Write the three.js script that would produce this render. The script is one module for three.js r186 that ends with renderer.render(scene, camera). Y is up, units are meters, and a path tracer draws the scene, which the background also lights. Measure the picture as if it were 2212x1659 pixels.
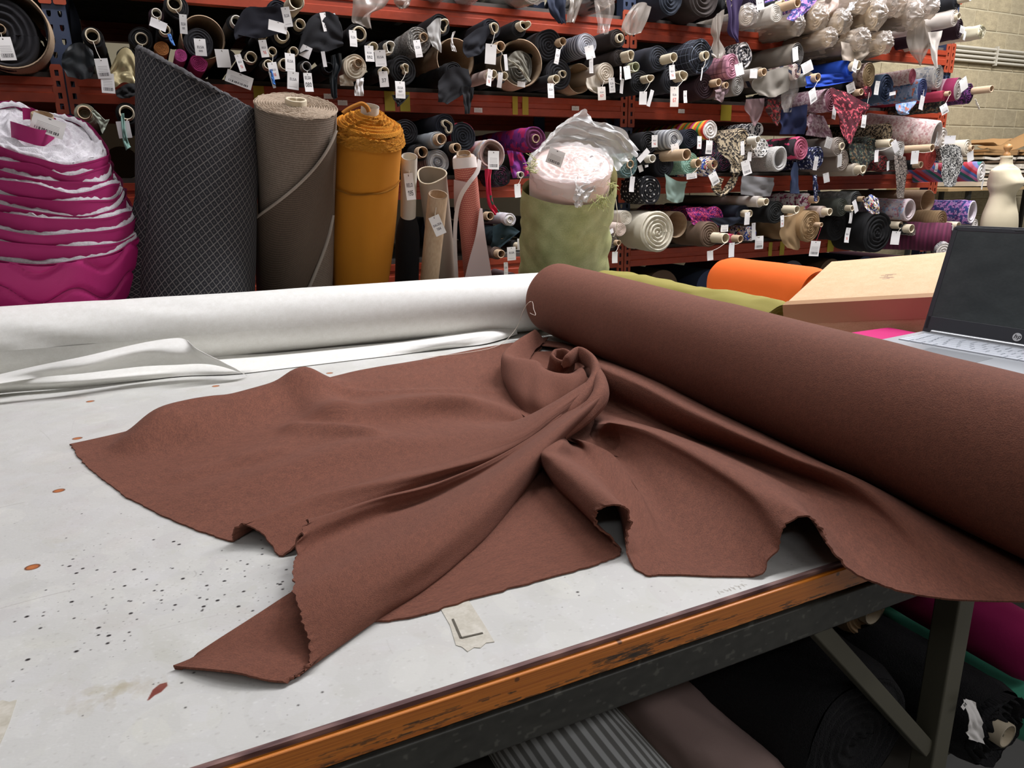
import * as THREE from 'three';
import { mergeGeometries, mergeVertices } from 'three/addons/utils/BufferGeometryUtils.js';
import { RoundedBoxGeometry } from 'three/addons/geometries/RoundedBoxGeometry.js';
import { RectAreaLightUniformsLib } from 'three/addons/lights/RectAreaLightUniformsLib.js';
RectAreaLightUniformsLib.init();

// ---------------------------------------------------------------- camera, light, exposure
const scene = new THREE.Scene();
scene.background = new THREE.Color(0x101012);
const renderer = new THREE.WebGLRenderer({ antialias: true });
renderer.toneMapping = THREE.LinearToneMapping;
renderer.toneMappingExposure = 1.06;
renderer.shadowMap.enabled = true;
const V = (x, y, z) => new THREE.Vector3(x, y, z);
const FOC = 1580, rad = d => d * Math.PI / 180;
const EYE = V(0, 1.45, 0);
const PITCH = rad(15.4), YAW = rad(25.6), ROLL = rad(-0.8);
const camF = V(Math.sin(YAW) * Math.cos(PITCH), -Math.sin(PITCH), -Math.cos(YAW) * Math.cos(PITCH));
const camR0 = V(Math.cos(YAW), 0, Math.sin(YAW));
const camU0 = camR0.clone().cross(camF);
const camR = camR0.clone().multiplyScalar(Math.cos(ROLL)).addScaledVector(camU0, Math.sin(ROLL));
const camU = camU0.clone().multiplyScalar(Math.cos(ROLL)).addScaledVector(camR0, -Math.sin(ROLL));
const camera = new THREE.PerspectiveCamera(2 * Math.atan(829.5 / FOC) * 180 / Math.PI, 2212 / 1659, 0.05, 60);
camera.position.copy(EYE); camera.up.copy(camU); camera.lookAt(EYE.clone().add(camF));
scene.add(camera);

const CEIL = 4.6;
// rows of fluorescent battens: [x, z, intensity]
const LAMPS = [
  [-1.4, -2.4, 9], [0.9, -2.4, 19], [3.2, -2.4, 66], [5.5, -2.4, 58], [8.0, -3.9, 60],
  [-1.6, 2.9, 10], [0.9, 2.9, 11], [3.4, 2.9, 16], [5.9, 2.9, 15],
];
const LAMP_COLOR = 0xfdfbff;

// ---------------------------------------------------------------- helpers
const TABLE_Y = 0.9, RACK_Z = -3.59, WALL_Z = -5.7;
const ray = (x, y) => camF.clone().multiplyScalar(FOC).addScaledVector(camR, x - 1106).addScaledVector(camU, 829.5 - y);
// points of the surveyed place: a bearing of the survey photograph met with a level or a depth plane
const atY = (x, y, Y) => { const d = ray(x, y); return EYE.clone().addScaledVector(d, (Y - EYE.y) / d.y); };
const atZ = (x, y, Z) => { const d = ray(x, y); return EYE.clone().addScaledVector(d, (Z - EYE.z) / d.z); };
const depthOf = P => P.clone().sub(EYE).dot(camF);
let seed = 7;
const rnd = () => { seed = (seed * 1664525 + 1013904223) >>> 0; return seed / 4294967296; };
const rr = (a, b) => a + (b - a) * rnd();
const hash = (x, y, z) => { let h = Math.imul(x | 0, 374761393) ^ Math.imul(y | 0, 668265263) ^ Math.imul(z | 0, 2147483647 ^ 0x5bd1e995); h = Math.imul(h ^ (h >>> 13), 1274126177); return ((h ^ (h >>> 16)) >>> 0) / 4294967296; };
const sm = t => t * t * (3 - 2 * t), mix = (a, b, t) => a + (b - a) * t, clamp = (x, a = 0, b = 1) => Math.min(b, Math.max(a, x));
const smooth = (a, b, x) => sm(clamp((x - a) / (b - a)));
function noise3(x, y, z = 0) {
  const i = Math.floor(x), j = Math.floor(y), k = Math.floor(z), u = sm(x - i), v = sm(y - j), w = sm(z - k);
  const c = (a, b, d) => hash(i + a, j + b, k + d);
  return mix(mix(mix(c(0, 0, 0), c(1, 0, 0), u), mix(c(0, 1, 0), c(1, 1, 0), u), v), mix(mix(c(0, 0, 1), c(1, 0, 1), u), mix(c(0, 1, 1), c(1, 1, 1), u), v), w) * 2 - 1;
}
function tnoise(u, v, n, s = 0) { // tiling noise over the unit square, n cells
  const x = u * n, y = v * n, i = Math.floor(x), j = Math.floor(y), a = sm(x - i), b = sm(y - j), m = q => ((q % n) + n) % n;
  return mix(mix(hash(m(i), m(j), s), hash(m(i + 1), m(j), s), a), mix(hash(m(i), m(j + 1), s), hash(m(i + 1), m(j + 1), s), a), b);
}
const taken = {};
function numbered(n) { const k = taken[n] = (taken[n] ?? -1) + 1; return k ? `${n}_${String(k).padStart(3, '0')}` : n; }
function mesh(name, geo, mat, parent) {
  const g = Array.isArray(geo) ? mergeGeometries(geo.map(q => { const e = q.index ? q.toNonIndexed() : q; for (const k of Object.keys(e.attributes)) if (!['position', 'normal', 'uv'].includes(k)) e.deleteAttribute(k); return e; })) : geo;
  const m = new THREE.Mesh(g, mat); m.name = name; m.castShadow = m.receiveShadow = true; if (parent) parent.add(m); return m;
}
function thing(name, label, category, group) {
  const o = new THREE.Group(); o.name = numbered(name); o.userData = { label, category }; if (group) o.userData.group = group; scene.add(o); return o;
}
function single(name, geo, mat, label, category, group) {
  const m = mesh(numbered(name), geo, mat, scene); m.userData = { label, category }; if (group) m.userData.group = group; return m;
}
function struct(name, geo, mat) { const m = mesh(name, geo, mat, scene); m.userData = { kind: 'structure', label: name.replace(/_/g, ' ') }; return m; }
const box = (x, y, z, w, h, d) => new THREE.BoxGeometry(w, h, d).translate(x, y, z);
const rbox = (x, y, z, w, h, d, r = 0.004, s = 2) => new RoundedBoxGeometry(w, h, d, s, r).translate(x, y, z);
function tube(pts, r, seg = 24, rs = 6, closed = false) { return new THREE.TubeGeometry(new THREE.CatmullRomCurve3(pts, closed, 'centripetal'), seg, r, rs, closed); }
// place a geometry built along +Z (front end at z = 0, body towards -Z) so that its front centre is P and its axis is dir
function alongZ(geo, P, dir) {
  const q = new THREE.Quaternion().setFromUnitVectors(V(0, 0, 1), dir.clone().normalize());
  return geo.applyMatrix4(new THREE.Matrix4().compose(P, q, V(1, 1, 1)));
}
function grid(nu, nv, f, uvf) { // (nu+1)x(nv+1) surface
  const p = [], t = [], ix = [];
  for (let j = 0; j <= nv; j++) for (let i = 0; i <= nu; i++) { const u = i / nu, v = j / nv, q = f(u, v); p.push(q.x, q.y, q.z); const w = uvf ? uvf(u, v, q) : [u, v]; t.push(w[0], w[1]); }
  for (let j = 0; j < nv; j++) for (let i = 0; i < nu; i++) { const a = j * (nu + 1) + i, b = a + 1, c = a + nu + 1, d = c + 1; ix.push(a, b, d, a, d, c); }
  const g = new THREE.BufferGeometry(); g.setAttribute('position', new THREE.Float32BufferAttribute(p, 3)); g.setAttribute('uv', new THREE.Float32BufferAttribute(t, 2)); g.setIndex(ix); g.computeVertexNormals(); return g;
}
function cr(p0, p1, p2, p3, t) { const a = t * t, b = a * t; return .5 * (2 * p1 + (p2 - p0) * t + (2 * p0 - 5 * p1 + 4 * p2 - p3) * a + (3 * p1 - p0 - 3 * p2 + p3) * b); }
function crv(A, t) { // Catmull-Rom through Vector3 array, t in 0..1
  const n = A.length - 1, x = clamp(t) * n, i = Math.min(n - 1, Math.floor(x)), f = x - i, g = k => A[Math.max(0, Math.min(n, k))];
  const ext = (k) => k < 0 ? A[0].clone().multiplyScalar(2).sub(A[1]) : k > n ? A[n].clone().multiplyScalar(2).sub(A[n - 1]) : A[k];
  const a = ext(i - 1), b = g(i), c = g(i + 1), d = ext(i + 2);
  return V(cr(a.x, b.x, c.x, d.x, f), cr(a.y, b.y, c.y, d.y, f), cr(a.z, b.z, c.z, d.z, f));
}
// cloth through rows of control points (rows = v, points in a row = u); th > 0 gives it real thickness
function cloth(rows, nu, nv, th = 0, post, uvScale = 1) {
  const f = (u, v) => { const col = rows.map(r => crv(r, u)); const q = crv(col, v); return post ? post(q, u, v) : q; };
  // metric uv
  let Lu = 0, Lv = 0; const k = 24; for (let i = 0; i < k; i++) { Lu += f(i / k, .5).distanceTo(f((i + 1) / k, .5)); Lv += f(.5, i / k).distanceTo(f(.5, (i + 1) / k)); }
  const top = grid(nu, nv, f, (u, v) => [u * Lu * uvScale, v * Lv * uvScale]);
  if (!th) return top;
  return thicken(top, nu, nv, th);
}
function thicken(top, nu, nv, th) {
  const bot = top.clone(), P = bot.attributes.position, N = top.attributes.normal, T = top.attributes.position, TP = T.clone();
  for (let i = 0; i < P.count; i++) { P.setXYZ(i, T.getX(i) - N.getX(i) * th, T.getY(i) - N.getY(i) * th, T.getZ(i) - N.getZ(i) * th); }
  bot.index.array.reverse(); bot.computeVertexNormals();
  const W = nu + 1, ring = []; for (let i = 0; i <= nu; i++) ring.push(i); for (let j = 1; j <= nv; j++) ring.push(j * W + nu); for (let i = nu - 1; i >= 0; i--) ring.push(nv * W + i); for (let j = nv - 1; j >= 0; j--) ring.push(j * W);
  const p = [], t = [], ix = [];
  ring.forEach((k, n) => { p.push(T.getX(k), T.getY(k), T.getZ(k), P.getX(k), P.getY(k), P.getZ(k)); const u = top.attributes.uv; t.push(u.getX(k), u.getY(k), u.getX(k), u.getY(k)); if (n < ring.length - 1) ix.push(2 * n, 2 * n + 2, 2 * n + 1, 2 * n + 1, 2 * n + 2, 2 * n + 3); });
  const e = new THREE.BufferGeometry(); e.setAttribute('position', new THREE.Float32BufferAttribute(p, 3)); e.setAttribute('uv', new THREE.Float32BufferAttribute(t, 2)); e.setIndex(ix); e.computeVertexNormals();
  return mergeGeometries([top, bot, e]);
}
// ---------------------------------------------------------------- procedural materials
const hx = h => { const c = new THREE.Color(h); return [c.r, c.g, c.b].map(x => Math.round(255 * (x <= .0031308 ? 12.92 * x : 1.055 * x ** (1 / 2.4) - .055))); };
function dataTex(w, h, f, size, srgb = true) { // f(u,v) -> [r,g,b] 0..255 ; size = metres covered
  const d = new Uint8Array(w * h * 4);
  for (let j = 0; j < h; j++) for (let i = 0; i < w; i++) { const c = f((i + .5) / w, (j + .5) / h), k = (j * w + i) * 4; d[k] = clamp(c[0], 0, 255); d[k + 1] = clamp(c[1], 0, 255); d[k + 2] = clamp(c[2], 0, 255); d[k + 3] = 255; }
  const t = new THREE.DataTexture(d, w, h); t.wrapS = t.wrapT = THREE.RepeatWrapping; t.magFilter = THREE.LinearFilter; t.minFilter = THREE.LinearFilter; if (srgb) t.colorSpace = THREE.SRGBColorSpace;
  const [a, b] = Array.isArray(size) ? size : [size, size]; t.repeat.set(1 / a, 1 / b); t.needsUpdate = true; return t;
}
const lerpc = (a, b, t) => [mix(a[0], b[0], t), mix(a[1], b[1], t), mix(a[2], b[2], t)];
const weaveTex = dataTex(128, 128, (u, v) => { const g = 128 + 60 * (tnoise(u, v, 64, 3) - .5) + 90 * (tnoise(u, v, 128, 4) - .5); return [g, g, g]; }, 0.06, false);
function cloths(color, o = {}) { // plain woven cloth
  const m = new THREE.MeshStandardMaterial({ color, roughness: o.rough ?? .9, metalness: o.metal ?? 0, side: THREE.DoubleSide });
  m.bumpMap = weaveTex; m.bumpScale = o.bump ?? .0006; return m;
}
const matCache = {};
function plain(color, rough) { const k = color + '_' + (rough ?? ''); return matCache[k] ??= cloths(color, { rough }); }
function printed(tex, o = {}) { const m = new THREE.MeshStandardMaterial({ map: tex, roughness: o.rough ?? .85, side: THREE.DoubleSide }); if (o.bump) { m.bumpMap = tex; m.bumpScale = o.bump; } return m; }
const cardTex = dataTex(128, 128, (u, v) => { const n = tnoise(u, v, 8, 1) * .5 + tnoise(u, v, 64, 2) * .5; return lerpc([176, 148, 118], [205, 180, 150], n); }, .25);
const M = {
  card: new THREE.MeshStandardMaterial({ map: cardTex, roughness: .85, side: THREE.DoubleSide }),
  cardPale: new THREE.MeshStandardMaterial({ color: 0xd2c5ab, roughness: .85, side: THREE.DoubleSide }),
  cardWhite: new THREE.MeshStandardMaterial({ color: 0xd8d2c4, roughness: .85, side: THREE.DoubleSide }),
  string: new THREE.MeshStandardMaterial({ color: 0xe6e0d2, roughness: .8 }),
  black: plain(0x17171a), tagPlain: new THREE.MeshStandardMaterial({ color: 0xeeecea, roughness: .7, side: THREE.DoubleSide }),
};
// ---------------------------------------------------------------- the hall
const floorMat = new THREE.MeshStandardMaterial({ map: dataTex(256, 256, (u, v) => { const n = tnoise(u, v, 6, 5) * .5 + tnoise(u, v, 40, 6) * .3 + tnoise(u, v, 128, 7) * .2; const g = 95 + 45 * n; return [g, g, g * .98]; }, 2), roughness: .75 });
struct('floor', grid(1, 1, (u, v) => V(-6 + 17 * u, 0, 4 - 9.7 * v), (u, v) => [17 * u, 9.7 * v]).toNonIndexed(), floorMat);
scene.children.at(-1).geometry = box(2.5, -.1, -.85, 17, .2, 9.7);
const plaster = new THREE.MeshStandardMaterial({ color: 0x7f7869, roughness: .9 });
struct('ceiling', box(2.5, CEIL + .1, -.85, 17.4, .2, 10.1), new THREE.MeshStandardMaterial({ color: 0x5e5e5c, roughness: .9 }));
struct('wall_left', box(-6.1, CEIL / 2, -.85, .2, CEIL, 9.7), plaster);
struct('wall_right', box(11.1, CEIL / 2, -.85, .2, CEIL, 9.7), plaster);
struct('wall_front', box(2.5, CEIL / 2, 4.1, 17.4, CEIL, .2), plaster);
const wallBack = struct('wall_back', box(2.5, CEIL / 2, WALL_Z - .085, 17.4, CEIL, .2), new THREE.MeshStandardMaterial({ color: 0xb3aa8e, roughness: .95 }));
{ // concrete blocks, laid where the wall can be seen past the end of the rack
  const bt = [0, 1, 2].map(k => dataTex(128, 64, (u, v) => { const n = tnoise(u, v, 5, 20 + k) * .35 + tnoise(u, v, 24, 30 + k) * .35 + tnoise(u, v, 64, 40 + k) * .3; return lerpc([138, 128, 102], [180 + k * 3, 168 + k * 2, 138], n); }, [1, 1]));
  const bm = bt.map(t => new THREE.MeshStandardMaterial({ map: t, roughness: .95, bumpMap: t, bumpScale: .003 }));
  const bg = new RoundedBoxGeometry(.39, .188, .05, 1, .006);
  for (let j = 0; j < 18; j++) for (let i = 0; i < 19; i++) {
    const m = mesh('concrete_block', bg, bm[Math.floor(rnd() * 3)], wallBack); m.position.set(4.0 + i * .4 + (j % 2) * .2, .1 + j * .2, WALL_Z + rr(-.0015, .0015) - .004);
  }
}
{ // conduit run across the block wall
  const o = thing('conduit_run', 'four parallel pale grey conduits clipped across the concrete block wall', 'conduit');
  const pm = new THREE.MeshStandardMaterial({ color: 0xb9b4a4, roughness: .5 });
  const y0 = atZ(2090, 118, WALL_Z + .05).y;
  for (let k = 0; k < 4; k++) mesh('conduit_pipe', new THREE.CylinderGeometry(.016, .016, 9, 10).rotateZ(Math.PI / 2).translate(6.4, y0 + .075 - k * .045, WALL_Z + .05), pm, o);
  for (let k = 0; k < 9; k++) mesh('pipe_clip', box(3.2 + k * .8, y0 + .01, WALL_Z + .052, .025, .2, .04), pm, o);
}
{ // ceiling battens
  LAMPS.forEach(([x, z, I], k) => {
    const o = thing('ceiling_batten', `long fluorescent batten under the ceiling, number ${['one', 'two', 'three', 'four', 'five'][k % 5]} ${k < 5 ? 'over the aisle by the rack' : 'behind the cutting table'}`, 'lamp');
    mesh('lamp_body', rbox(x, CEIL - .06, z, 1.9, .1, .26, .01), new THREE.MeshStandardMaterial({ color: 0xd8d8d4, roughness: .5 }), o);
    const dm = new THREE.MeshStandardMaterial({ color: 0xffffff, emissive: LAMP_COLOR, emissiveIntensity: 3, roughness: .4 });
    mesh('lamp_diffuser', rbox(x, CEIL - .125, z, 1.86, .03, .22, .008), dm, o);
    const l = new THREE.RectAreaLight(LAMP_COLOR, I, 1.86, .4); l.position.set(x, CEIL - .16, z); l.lookAt(x, 0, z); l.castShadow = true; l.name = 'batten_light'; o.add(l);
  });
}
// ---------------------------------------------------------------- cutting table
const TX0 = -2.4, TX1 = 3.3, TZ0 = -2.64, TZ1 = -.672, TW = TX1 - TX0, TD = TZ1 - TZ0;
{
  const o = thing('cutting_table', 'long white cutting table with orange wooden edging on a dark steel frame', 'table');
  const CW = 2048, CX0 = -.9, CX1 = 1.6; // detailed sheet
  const cv = document.createElement('canvas'); cv.width = 2048; cv.height = 1614; const g = cv.getContext('2d');
  const S = CW / (CX1 - CX0), HH = 1614;
  const X = p => (p.x - CX0) * S, Y = p => (p.z - TZ0) * S;
  g.fillStyle = '#cbcbc6'; g.fillRect(0, 0, CW, HH);
  for (let k = 0; k < 5200; k++) { const a = rr(.02, .07), s = rr(3, 40); g.fillStyle = rnd() < .5 ? `rgba(246,246,244,${a})` : `rgba(170,165,152,${a})`; g.beginPath(); g.ellipse(rnd() * CW, rnd() * HH, s, s * rr(.3, 1), rnd() * 3, 0, 7); g.fill(); }
  for (let k = 0; k < 26000; k++) { const w = rnd(); g.fillStyle = w < .5 ? 'rgba(255,255,255,.16)' : 'rgba(120,118,108,.13)'; g.fillRect(rnd() * CW, rnd() * HH, rr(1, 4), rr(1, 2.5)); }
  for (let k = 0; k < 150; k++) { // knife scratches
    const x = rnd() * CW, y = rnd() * HH, a = rr(-.5, 3.6), L = rr(10, 120); g.strokeStyle = `rgba(110,106,98,${rr(.08, .35)})`; g.lineWidth = rr(.6, 1.4); g.beginPath(); g.moveTo(x, y); g.quadraticCurveTo(x + Math.cos(a) * L * .5 + rr(-8, 8), y + Math.sin(a) * L * .5 + rr(-8, 8), x + Math.cos(a) * L, y + Math.sin(a) * L); g.stroke();
  }
  const dot = (x, y, r, c) => { const p = atY(x, y, TABLE_Y); g.fillStyle = c; g.beginPath(); g.ellipse(X(p), Y(p), r * S, r * S * .9, 0, 0, 7); g.fill(); };
  for (let k = 0; k < 300; k++) { const x = 60 + 620 * Math.pow(rnd(), .9), y = 1120 + 330 * (rnd() + rnd()) / 2 + rr(-40, 60); dot(x, y, Math.pow(rnd(), 4) * .0022 + .0004, 'rgba(28,26,26,.92)'); }
  for (let k = 0; k < 130; k++) dot(rr(0, 700), rr(1000, 1600), Math.pow(rnd(), 4) * .0014 + .0004, 'rgba(40,38,36,.85)');
  for (let k = 0; k < 40; k++) dot(rr(900, 1750), rr(1180, 1330), Math.pow(rnd(), 3) * .002 + .0006, 'rgba(40,38,36,.85)');
  for (const [x, y] of [[375, 1170], [387, 1176], [395, 1250], [290, 1230], [155, 1300], [150, 1223], [165, 1238], [470, 1297], [213, 1356], [235, 1373], [440, 1310], [58, 1332], [165, 1407], [60, 1425]]) dot(x, y, .0026, 'rgba(24,22,22,.95)');
  for (const [x, y, r] of [[70, 1225, .0105], [127, 1060, .0105], [167, 947, .0105], [195, 867, .0105], [712, 806, .0105], [466, 834, .0105]]) { dot(x, y, r, '#6e4630'); dot(x, y, r * .78, '#b26a3c'); dot(x - 2, y, r * .4, '#bd7442'); }
  { // chipped spot showing the red-brown underlay
    const q = [[318, 1513], [330, 1490], [345, 1478], [360, 1474], [362, 1481], [348, 1495], [334, 1502], [322, 1512]].map(([x, y]) => atY(x, y, TABLE_Y)); g.fillStyle = '#7a3a30'; g.beginPath(); q.forEach((p, i) => i ? g.lineTo(X(p), Y(p)) : g.moveTo(X(p), Y(p))); g.fill();
    for (const [x, y, a] of [[235, 1490, .16], [310, 1480, .12], [200, 1520, .12], [90, 850, .1], [160, 860, .1]]) { const p = atY(x, y, TABLE_Y); for (let k = 0; k < 14; k++) { g.fillStyle = `rgba(150,138,105,${a * .5})`; g.beginPath(); g.ellipse(X(p) + rr(-22, 22), Y(p) + rr(-10, 10), rr(4, 16), rr(2, 7), rnd() * 3, 0, 7); g.fill(); } }
    g.strokeStyle = 'rgba(110,102,90,.6)'; g.lineWidth = 1.1; const w = atY(1585, 1272, TABLE_Y); for (let k = 0; k < 14; k++) { g.beginPath(); g.moveTo(X(w) + (k - 7) * 3 + rr(-2, 2), Y(w) - 3 + rr(-2, 2)); g.lineTo(X(w) + (k - 7) * 3 + rr(-3, 3), Y(w) + rr(0, 3)); g.stroke(); }
  }
  const ct = new THREE.CanvasTexture(cv); ct.colorSpace = THREE.SRGBColorSpace; ct.magFilter = THREE.LinearFilter;
  const topMat = new THREE.MeshPhysicalMaterial({ map: ct, roughness: .42, bumpMap: weaveTex, bumpScale: .0003 });
  const plainTop = new THREE.MeshStandardMaterial({ color: 0xd1d1cd, roughness: .45 });
  const slab = (x0, x1) => { const b = box((x0 + x1) / 2, TABLE_Y - .012, (TZ0 + TZ1) / 2 - .001, x1 - x0, .024, TD); return b; };
  const sheet = slab(CX0, CX1); { const p = sheet.attributes.position, u = sheet.attributes.uv; for (let i = 0; i < p.count; i++) u.setXY(i, (p.getX(i) - CX0) / (CX1 - CX0), 1 - (p.getZ(i) - TZ0) / (HH / S)); }
  mesh('table_top', sheet, topMat, o); mesh('table_top', slab(TX0, CX0), plainTop, o); mesh('table_top', slab(CX1, TX1), plainTop, o);
  const ply = new THREE.MeshStandardMaterial({ map: dataTex(256, 32, (u, v) => { const n = tnoise(u, v, 32, 3), m = tnoise(u, v, 4, 8); return lerpc([62, 38, 40], [150, 118, 110], n * m * 1.4); }, [.8, .1]), roughness: .8 });
  { const q = box((TX0 + TX1) / 2, TABLE_Y - .006, TZ1 + .0015, TW, .013, .007); const p = q.attributes.position; for (let i = 0; i < p.count; i++) q.attributes.uv.setXY(i, p.getX(i), p.getY(i) + p.getZ(i)); mesh('laminate_edge', q, ply, o); }
  // stained softwood edging with worn dark nicks
  const wv = document.createElement('canvas'); wv.width = 2048; wv.height = 64; const w = wv.getContext('2d');
  w.fillStyle = '#c8731d'; w.fillRect(0, 0, 2048, 64);
  for (let k = 0; k < 700; k++) { w.strokeStyle = rnd() < .5 ? `rgba(225,140,52,${rr(.1, .4)})` : `rgba(150,72,14,${rr(.08, .3)})`; w.lineWidth = rr(.5, 2.2); const y = rnd() * 64, x = rnd() * 2048, L = rr(60, 400); w.beginPath(); w.moveTo(x, y); w.bezierCurveTo(x + L * .3, y + rr(-3, 3), x + L * .6, y + rr(-3, 3), x + L, y + rr(-2, 2)); w.stroke(); }
  const uw = X0 => (X0 - CX0) / (CX1 - CX0) * 2048;
  for (const [a, b, n, y0, y1] of [[.35, .62, 40, 20, 60], [.05, .3, 26, 25, 60], [-.2, .05, 22, 20, 62], [.62, .9, 14, 25, 62], [-.1, .9, 40, 55, 64], [.42, .5, 34, 28, 54]]) for (let k = 0; k < n; k++) { w.fillStyle = `rgba(38,30,22,${rr(.15, .6)})`; const x = uw(rr(a, b)), y = rr(y0, y1); for (let q = 0; q < 4; q++) w.fillRect(x + rr(-9, 9), y + rr(-3, 3), rr(3, 16), rr(1, 3)); }
  for (const [x, y] of [[1117, 1468], [1340, 1383], [1810, 1240]]) { const p = atZ(x, y, TZ1 + .012); w.fillStyle = '#74400f'; w.beginPath(); w.ellipse(uw(p.x), clamp((TABLE_Y - .0055 - p.y) / .036) * 64, 2.6, 5.2, 0, 0, 7); w.fill(); }
  const wt = new THREE.CanvasTexture(wv); wt.colorSpace = THREE.SRGBColorSpace; wt.wrapS = THREE.RepeatWrapping; wt.magFilter = THREE.LinearFilter;
  const wood = new THREE.MeshPhysicalMaterial({ map: wt, roughness: .38, clearcoat: .25, clearcoatRoughness: .3 });
  const strip = rbox((TX0 + TX1) / 2, TABLE_Y - .0235, TZ1 + .0075, TW, .036, .009, .0022); { const p = strip.attributes.position, u = strip.attributes.uv; for (let i = 0; i < p.count; i++) u.setXY(i, (p.getX(i) - CX0) / (CX1 - CX0), clamp((p.getY(i) - (TABLE_Y - .0415)) / .036, .02, .98)); }
  mesh('wooden_edging', strip, wood, o);
  const steel = new THREE.MeshStandardMaterial({ map: dataTex(256, 128, (u, v) => { const n = tnoise(u, v, 6, 9) * .4 + tnoise(u, v, 40, 10) * .4 + tnoise(u, v, 128, 11) * .2, s = tnoise(u, v, 60, 12) > .86 ? 26 : 0; const g = 52 + 28 * n + s; return [g, g, g * .93]; }, [.6, .3]), roughness: .45, metalness: .35 });
  const olive = new THREE.MeshStandardMaterial({ color: 0x5a584a, roughness: .55, metalness: .2 });
  const fit = (q, s = 1) => { const p = q.attributes.position; for (let i = 0; i < p.count; i++) q.attributes.uv.setXY(i, p.getX(i) * s + p.getZ(i) * s, p.getY(i)); return q; };
  mesh('underlay_board', box((TX0 + TX1) / 2, TABLE_Y - .028, (TZ0 + TZ1) / 2 - .02, TW - .02, .03, TD - .05), new THREE.MeshStandardMaterial({ color: 0x231f1d, roughness: .9 }), o);
  mesh('frame_rail', fit(rbox((TX0 + TX1) / 2, TABLE_Y - .0745, TZ1 - .012, TW, .055, .05, .004)), steel, o);
  mesh('frame_rail', fit(rbox((TX0 + TX1) / 2, TABLE_Y - .0745, TZ0 + .06, TW, .055, .05, .004)), steel, o);
  for (const x of [TX0 + .03, 1.19, TX1 - .03]) {
    mesh('frame_rail', fit(rbox(x, TABLE_Y - .0745, (TZ0 + TZ1) / 2, .04, .05, TD - .14, .004)), steel, o);
    for (const z of [TZ1 - .02, TZ0 + .06]) {
      mesh('leg', fit(rbox(x, (TABLE_Y - .1) / 2, z, .045, TABLE_Y - .1, .045, .004)), olive, o);
      if (x > TX0 + .1 && x < TX1 - .1) { const a = V(x - .02, .43, z), b = V(x - .36, TABLE_Y - .1, z), d = b.clone().sub(a), q = new RoundedBoxGeometry(.03, d.length(), .03, 1, .003); q.applyQuaternion(new THREE.Quaternion().setFromUnitVectors(V(0, 1, 0), d.clone().normalize())).translate((a.x + b.x) / 2, (a.y + b.y) / 2, z); mesh('knee_brace', q, olive, o); }
    }
  }
  mesh('lower_shelf', rbox((TX0 + TX1) / 2, .26, (TZ0 + TZ1) / 2 - .02, TW - .1, .02, TD - .16, .003), new THREE.MeshStandardMaterial({ color: 0x4a463f, roughness: .85 }), o);
  // masking tape stuck on the top
  const tapeMat = new THREE.MeshStandardMaterial({ map: dataTex(64, 64, (u, v) => { const n = tnoise(u, v, 8, 13) * .6 + tnoise(u, v, 32, 14) * .4; return lerpc([178, 172, 155], [212, 208, 196], n); }, .08), roughness: .6 });
  const tape = (label, q, extra) => {
    const P = q.map(([x, y]) => atY(x, y, TABLE_Y + .001)); const sh = new THREE.Shape(P.map(p => new THREE.Vector2(p.x, -p.z)));
    const t = thing('tape_strip', label, 'tape'); mesh('tape_film', new THREE.ExtrudeGeometry(sh, { depth: .0007, bevelEnabled: false }).rotateX(-Math.PI / 2).translate(0, TABLE_Y + .0002, 0), tapeMat, t); if (extra) extra(t);
  };
  tape('aged masking tape strip marked with a pencilled L near the table edge', [[948, 1308], [972, 1350], [985, 1393], [998, 1397], [1010, 1407], [1024, 1398], [1038, 1399], [1050, 1388], [1068, 1386], [1048, 1352], [1012, 1296]], t => {
    const pm = new THREE.MeshStandardMaterial({ color: 0x5c574c, roughness: .9 }), y = TABLE_Y + .0014, P = [[978, 1337], [996, 1378], [1043, 1367]].map(([a, b]) => atY(a, b, y));
    const bar = (a, b) => { const d = b.clone().sub(a); return new THREE.BoxGeometry(d.length(), .0006, .0028).rotateY(-Math.atan2(d.z, d.x)).translate((a.x + b.x) / 2, y, (a.z + b.z) / 2); };
    mesh('pencil_mark', [bar(P[0], P[1]), bar(P[1], P[2])], pm, t);
  });
  tape('torn masking tape scrap on the white top at the left front', [[-60, 1520], [-20, 1522], [5, 1512], [20, 1516], [36, 1511], [20, 1560], [-8, 1625], [-60, 1640]]);
}
// ---------------------------------------------------------------- brown wool: roll and unrolled cloth
const P = (x, y, h) => atY(x, y, TABLE_Y + h / 100);
const woolTex = dataTex(256, 256, (u, v) => { const n = tnoise(u, v, 128, 50) * .45 + tnoise(u, v, 256, 51) * .35 + tnoise(u, v, 24, 52) * .2, f = tnoise(u, v, 200, 53) > .965 ? 22 : 0; return lerpc([86, 50, 38], [136, 84, 64], n).map(c => c + f); }, .14);
const woolBump = dataTex(256, 256, (u, v) => { const g = 255 * (tnoise(u, v, 128, 50) * .5 + tnoise(u, v, 256, 51) * .5); return [g, g, g]; }, .14, false);
const wool = new THREE.MeshPhysicalMaterial({ map: woolTex, roughness: .95, bumpMap: woolBump, bumpScale: .0007, sheen: .35, sheenRoughness: .6, sheenColor: new THREE.Color(0x7a5446), side: THREE.DoubleSide });
const brown = thing('brown_wool_roll', 'large chocolate brown wool roll on the table, its end unrolled into a swirl', 'fabric roll');
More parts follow.
